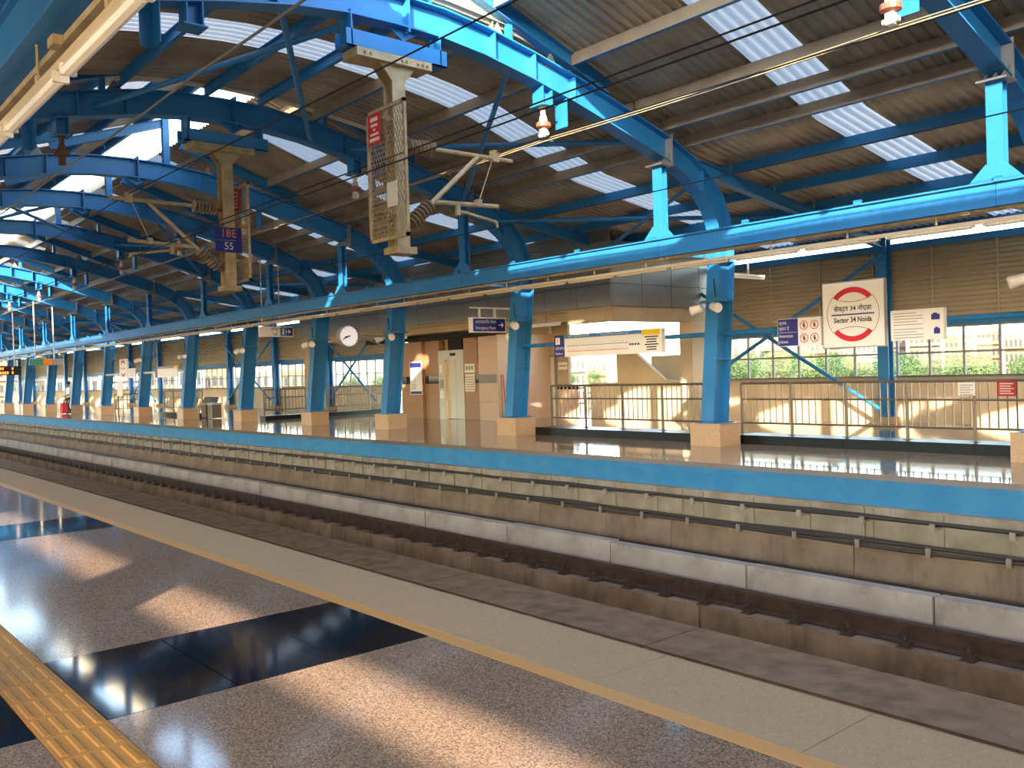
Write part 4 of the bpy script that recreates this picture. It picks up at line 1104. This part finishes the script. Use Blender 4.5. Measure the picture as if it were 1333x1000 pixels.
# batten lamps under the far roof
def batten(p, q, lab):
    t = thing('batten_lamp', (Vector(p)+Vector(q))/2, label=lab, cat='lamp')
    ob('batten', MB().bar(p, q, .06, .05), 'white', t)
    ob('tube_lamp', MB().tube(Vector(p)+Vector((0, 0, -.05)), Vector(q)+Vector((0, 0, -.05)), .02), 'tube_glass', t)
    ob('bracket', MB().bar((Vector(p)+Vector(q))/2, (Vector(p)+Vector(q))/2+Vector((0, 0, .25)), .03, .03), 'frame_grey', t)
batten((-11.0, 15.3, 3.42), (-11.0, 16.4, 3.42), 'white tube lamp arm sticking out behind the second column')
batten((-18.6, 17.68, 2.93), (-19.8, 17.68, 2.93), 'white batten lamp under the grey panels right of the third column')
batten((-26.4, 17.68, 2.93), (-27.6, 17.68, 2.93), 'white batten lamp under the grey panels beside the fourth column')

# ================================================================== FAR PLATFORM SEATS, BINS
def bench(x, y, lab):
    t = thing('metal_bench', (x, y, 0), label=lab, cat='bench', group='steel benches')
    ob('beam', MB().box(x-.9, x+.9, y-.03, y+.03, .36, .41), 'steel', t)
    for k in range(3):
        q = x-.6+.6*k
        ob('seat', MB().prism([(y-.25, .44), (y+.2, .41), (y+.2, .43), (y-.25, .46)], 'x', q-.27, q+.27), 'steel', t)
        ob('backrest', MB().prism([(y+.2, .43), (y+.23, .43), (y+.36, .85), (y+.33, .85)], 'x', q-.27, q+.27), 'steel', t)
    for q in (x-.7, x+.7):
        ob('leg', MB().box(q-.03, q+.03, y-.25, y+.25, 0, .03).box(q-.03, q+.03, y-.03, y+.03, .03, .36), 'steel', t)
bench(-44.0, 16.4, 'steel bench between sixth and seventh columns')
bench(-41.6, 16.4, 'steel bench just right of the sixth column')
for k, (x, y) in enumerate(((-38.2, 15.2), (-37.5, 15.2))):
    t = thing('waste_bin', (x, y, 0), label='square steel waste bin, %s of the pair by the fifth column' % ('left' if k == 0 else 'right'), cat='bin')
    ob('body', MB().box(x-.25, x+.25, y-.2, y+.2, .03, .58), 'steel', t); ob('lid', MB().prism([(y-.21, .58), (y+.21, .58), (y+.21, .66), (y-.21, .62)], 'x', x-.26, x+.26), 'steel_lift', t)
t = thing('notice_stand', (-47.2, 14.3, 0), label='white standing notice frame beside the distant station sign', cat='stand')
ob('panel', MB().box(-47.6, -46.8, 14.3, 14.34, 1.0, 1.75), 'offwhite', t)
for q in (-47.6, -46.84): ob('leg', MB().box(q, q+.04, 14.3, 14.34, 0, 1.0), 'steel', t)
ob('cross_bar', MB().box(-47.6, -46.8, 14.3, 14.33, .5, .54), 'steel', t)

# ================================================================== PERSON
def person(base, lab):
    bx, by = base
    J = {'pel': (0, 0, .93), 'wst': (0, .0, 1.08), 'chs': (0, -.01, 1.33), 'nck': (0, 0, 1.5), 'hd0': (.02, -.01, 1.6), 'hd1': (.03, -.02, 1.72),
         'shl': (-.19, 0, 1.43), 'ell': (-.25, -.02, 1.15), 'wrl': (-.22, -.1, .92), 'shr': (.19, 0, 1.43), 'elr': (.26, -.04, 1.16), 'wrr': (.2, -.2, 1.02),
         'hpl': (-.1, 0, .9), 'knl': (-.12, -.03, .5), 'anl': (-.13, .02, .09), 'tol': (-.15, -.13, .04),
         'hpr': (.1, 0, .9), 'knr': (.13, -.08, .5), 'anr': (.14, .05, .09), 'tor': (.17, -.1, .04)}
    Rr = {'pel': .15, 'wst': .135, 'chs': .16, 'nck': .055, 'hd0': .085, 'hd1': .095, 'shl': .075, 'ell': .048, 'wrl': .035, 'shr': .075, 'elr': .048, 'wrr': .035,
          'hpl': .1, 'knl': .068, 'anl': .045, 'tol': .04, 'hpr': .1, 'knr': .068, 'anr': .045, 'tor': .04}
    E_ = [('pel','wst'),('wst','chs'),('chs','nck'),('nck','hd0'),('hd0','hd1'),('chs','shl'),('shl','ell'),('ell','wrl'),('chs','shr'),('shr','elr'),('elr','wrr'),
          ('pel','hpl'),('hpl','knl'),('knl','anl'),('anl','tol'),('pel','hpr'),('hpr','knr'),('knr','anr'),('anr','tor')]
    ks = list(J); vs = [Vector(J[k]) for k in ks]; es = [(ks.index(a), ks.index(b)) for a, b in E_]; rad = [Rr[k] for k in ks]
    for sd in ('l', 'r'):                       # five fingers each
        w = Vector(J['wr'+sd]); dn = Vector((0, -.25, -1)).normalized() if sd == 'l' else Vector((-.3, -.8, -.3)).normalized()
        sx = -1 if sd == 'l' else 1
        pi = len(vs); vs.append(w+dn*.09); es.append((ks.index('wr'+sd), pi)); rad.append(.032)
        for f_, (o, ln) in enumerate(((-.03, .07), (-.01, .085), (.01, .08), (.03, .065))):
            k0 = len(vs); vs.append(w+dn*.12+Vector((0, o, 0))); es.append((pi, k0)); rad.append(.012)
            vs.append(w+dn*(.12+ln)+Vector((-sx*.02, o, 0))); es.append((k0, k0+1)); rad.append(.009)
        k0 = len(vs); vs.append(w+dn*.06+Vector((0, -.05, 0))); es.append((pi, k0)); rad.append(.013)
    me = bpy.data.meshes.new('person'); me.from_pydata(vs, es, [])
    o = bpy.data.objects.new('tmp', me); COL.objects.link(o)
    md = o.modifiers.new('s', 'SKIN'); sv = me.skin_vertices[0].data
    for i, r_ in enumerate(rad): sv[i].radius = (r_, r_*.8 if i in (0, 1, 2) else r_)
    sv[0].use_root = True
    o.modifiers.new('u', 'SUBSURF').levels = 1
    dg = bpy.context.evaluated_depsgraph_get(); m2 = bpy.data.meshes.new_from_object(o.evaluated_get(dg))
    bpy.data.objects.remove(o)
    for mm in ('skin', 'shirt', 'trousers', 'hair'): m2.materials.append(MATS[mm])
    for p in m2.polygons:
        c = p.center; r_ = abs(c.x)
        if c.z > 1.5: p.material_index = 0
        elif c.z > .93 and not (c.z < 1.12 and (r_ > .17 or c.y < -.14)): p.material_index = 1
        elif r_ > .17 and c.z > .6 or c.y < -.14 and c.z > .6: p.material_index = 0
        elif c.z > .1: p.material_index = 2
        else: p.material_index = 3
        p.use_smooth = True
    t = thing('person', (bx, by, 0), label='person in white shirt and dark trousers standing on the far platform', cat='person')
    b = bpy.data.objects.new('body', m2); link(b, t, Vector((bx, by, 0)))
    mb = MB().lathe((bx+.03, by+.005, 1.67), (bx+.03, by+.01, 1.86), [(0, .105), (.4, .115), (.75, .095), (1, .03)], 12); ob('hair', mb, 'hair', t, smooth=True)
    ob('nose', MB().tube((bx+.03, by-.1, 1.68), (bx+.03, by-.135, 1.655), .012, .018, 6), 'skin', t)
    for s_ in (-1, 1):
        ob('eye', MB().lathe((bx+.03+s_*.035, by-.1, 1.7), (bx+.03+s_*.035, by-.112, 1.7), [(0, .012), (1, .008)], 8), 'hair', t)
        ob('ear', MB().lathe((bx+.03+s_*.09, by-.0, 1.67), (bx+.03+s_*.112, by, 1.67), [(0, .02), (.5, .03), (1, .02)], 8), 'skin', t)
    ob('mouth', MB().box(bx+.005, bx+.055, by-.116, by-.1, 1.615, 1.625), 'bag_red', t)
pp = onz(90, 539)
person((pp.x, pp.y), None)
t = thing('suitcase', (pp.x-.75, pp.y-.1, 0), label='red bag standing on the floor beside the person', cat='bag')
ob('body', MB().box(pp.x-.98, pp.x-.5, pp.y-.22, pp.y+.1, .03, .62), 'bag_red', t)
ob('handle', MB().box(pp.x-.85, pp.x-.82, pp.y-.08, pp.y-.05, .62, .78).box(pp.x-.66, pp.x-.63, pp.y-.08, pp.y-.05, .62, .78).box(pp.x-.85, pp.x-.63, pp.y-.08, pp.y-.05, .76, .79), 'sign_black', t)

# ================================================================== OUTSIDE
def crown_mesh(seed, n=5000):
    rnd = random.Random(seed); mb = MB(); cl = []
    for k in range(11):
        a = rnd.uniform(0, 2*PI); r = rnd.uniform(0, .75); cl.append((Vector((math.cos(a)*r, math.sin(a)*r, rnd.uniform(-.25, .6))), rnd.uniform(.35, .6)))
    for i in range(n):
        c, r = rnd.choice(cl); d = Vector((rnd.gauss(0, 1), rnd.gauss(0, 1), rnd.gauss(0, 1))).normalized()
        p = c+d*r*rnd.uniform(.7, 1.05); u = Vector((rnd.gauss(0, 1), rnd.gauss(0, 1), rnd.gauss(0, 1))).normalized(); v = u.cross(d).normalized(); s_ = rnd.uniform(.022, .05)
        mb.add([p-u*s_, p-v*s_*.6, p+u*s_, p+v*s_*.6], [(0, 1, 2, 3)])
    me = bpy.data.meshes.new('crown'); me.from_pydata(mb.v, [], mb.f); return me
crowns = []
for k in range(4):
    me = crown_mesh(k+3); me.materials.append(MATS['leaf' if k % 2 else 'leaf2']); crowns.append(me)
trunk = None
def tree(x, y, h, r, k, lab):
    t = thing('tree', (x, y, -9), label=lab, cat='tree', group='trees beyond the station wall')
    o = bpy.data.objects.new('crown', crowns[k % 4]); link(o, t, Vector((x, y, -9+h-r*.8))); o.scale = (r, r, r*.8); o.rotation_euler = (0, 0, k*1.7)
    ob('trunk', MB().tube((x, y, -9), (x, y, -9+h-r*.9), r*.09, r*.05, 7), 'bark', t)
rr = random.Random(11)
tn = 0
def dirpt(px, dist):
    d = ray(px, 480); d.z = 0; d.normalize(); return d*dist
ORD2 = ORD
ROWN = ['nearest', 'second', 'third', 'farthest']
for row, (dist, step, r_) in enumerate(((56, 104, 1.75), (65, 92, 1.8), (74, 86, 1.85), (83, 80, 1.95))):
    for k in range(5):
        px = 950 + row*26 + step*k; top = 461 + rr.uniform(-3, 6) - row*1.5
        p = dirpt(px, dist); zt = ray(px, top); q = CAM + zt*(dist/math.hypot(zt.x, zt.y)); tn += 1
        tree(p.x, p.y, q.z+9, r_, tn, 'leafy green tree beyond the right windows, %s row, %s from left' % (ROWN[row], ORD[k]))
for k, (px, dist, top, lab) in enumerate(((742, 74, 483, 'left'), (772, 70, 481, 'right'), (455, 90, 488, ''), (492, 88, 487, ''))):
    p = dirpt(px, dist); zt = ray(px, top); q = CAM + zt*(dist/math.hypot(zt.x, zt.y)); tn += 1
    tree(p.x, p.y, q.z+9, 1.45 if k > 1 else 1.0, tn, 'small green tree seen through the stair opening, %s one' % lab if k < 2 else 'green tree behind the braced window by the clock, %s one' % ('left' if k == 2 else 'right'))
def building(px0, px1, top, dist, m_, lab, floors=5, cols=5, depth=12):
    p0, p1 = dirpt(px0, dist), dirpt(px1, dist); ax = (p1-p0); w = ax.length
    zt = ray((px0+px1)/2, top); q = CAM + zt*(dist/math.hypot(zt.x, zt.y)); h = q.z+9
    c = (p0+p1)/2; t = thing('building', (c.x, c.y, -9), label=lab, cat='building', group='buildings beyond the station')
    t.rotation_euler = (0, 0, math.atan2(ax.y, ax.x))
    def sub(name, mb, mm, par=t, loc=None):
        me = bpy.data.meshes.new(name); me.from_pydata(mb.v, [], mb.f); me.materials.append(MATS[mm]); fixn(me)
        o = bpy.data.objects.new(name, me); COL.objects.link(o); o.parent = par
        if loc: o.location = loc
        return o
    sub('wall', MB().box(-w/2, w/2, 0, depth, 0, h), m_)
    sub('parapet', MB().box(-w/2-.1, w/2+.1, -.1, depth+.1, h, h+.5), m_)
    tkx = rr.uniform(-w*.3, w*.2); sub('roof_tank', MB().box(tkx, tkx+w*.18, 2, 5, h+.5, h+2.2), 'bld_grey')
    fh_ = h/floors; cw = w/cols
    wm = MB().box(-cw*.26, cw*.26, -.06, .05, 0, fh_*.5); w0 = None
    for j in range(floors):
        z = fh_*j+fh_*.3
        if z < 5.5 and dist > 50: continue
        for i in range(cols):
            loc = (-w/2+cw*(i+.5), 0, z)
            if w0 is None: w0 = sub('window', wm, 'bld_window', t, loc)
            else:
                o = w0.copy(); COL.objects.link(o); o.parent = t; o.location = loc
        sub('balcony', MB().box(-w/2+cw*.1, w/2-cw*.1, -.8, 0, z-fh_*.22, z-fh_*.12), m_)
B = [(940, 985, 447, 150, 'bld_cream', 5, 6), (990, 1030, 440, 170, 'bld_pink', 6, 6), (1036, 1075, 443, 150, 'bld_sand', 6, 6), (1080, 1112, 437, 190, 'bld_cream', 6, 5), (1116, 1148, 445, 160, 'bld_white', 5, 5),
     (1152, 1180, 436, 180, 'bld_pink', 6, 5), (1184, 1226, 433, 170, 'bld_cream', 6, 6), (1230, 1268, 441, 150, 'bld_sand', 5, 6), (1272, 1304, 432, 185, 'bld_pink', 6, 5), (1308, 1345, 438, 160, 'bld_cream', 6, 6),
     (735, 762, 466, 120, 'bld_white', 6, 4), (764, 790, 470, 110, 'bld_cream', 6, 4), (855, 900, 468, 130, 'bld_pink', 5, 5),
     (60, 128, 466, 150, 'bld_white', 5, 6), (-20, 30, 458, 200, 'bld_pink', 6, 6), (30, 58, 464, 225, 'bld_cream', 6, 4), (132, 180, 472, 130, 'bld_white', 5, 5), (184, 228, 480, 100, 'bld_cream', 5, 5), (232, 262, 478, 90, 'bld_white', 5, 4),
     (266, 300, 484, 110, 'bld_sand', 5, 4), (304, 350, 488, 130, 'bld_cream', 5, 5), (356, 410, 486, 120, 'bld_sand', 5, 5)]
names = {'bld_cream': 'cream', 'bld_pink': 'pinkish', 'bld_sand': 'sand coloured', 'bld_white': 'white', 'bld_grey': 'grey'}
for i, (a, b, top, dist, m_, fl_, cl_) in enumerate(B):
    where = 'through the right hand windows' if a > 900 else 'through the stair opening' if a > 700 else 'beyond the left end of the platform'
    building(a, b, top, dist, m_, '%s flat roofed apartment block %s, %s from left' % (names[m_], where, ORD[i] if i < 10 else ORD[i-10] if i < 13 else ORD[i-13]), fl_, cl_)
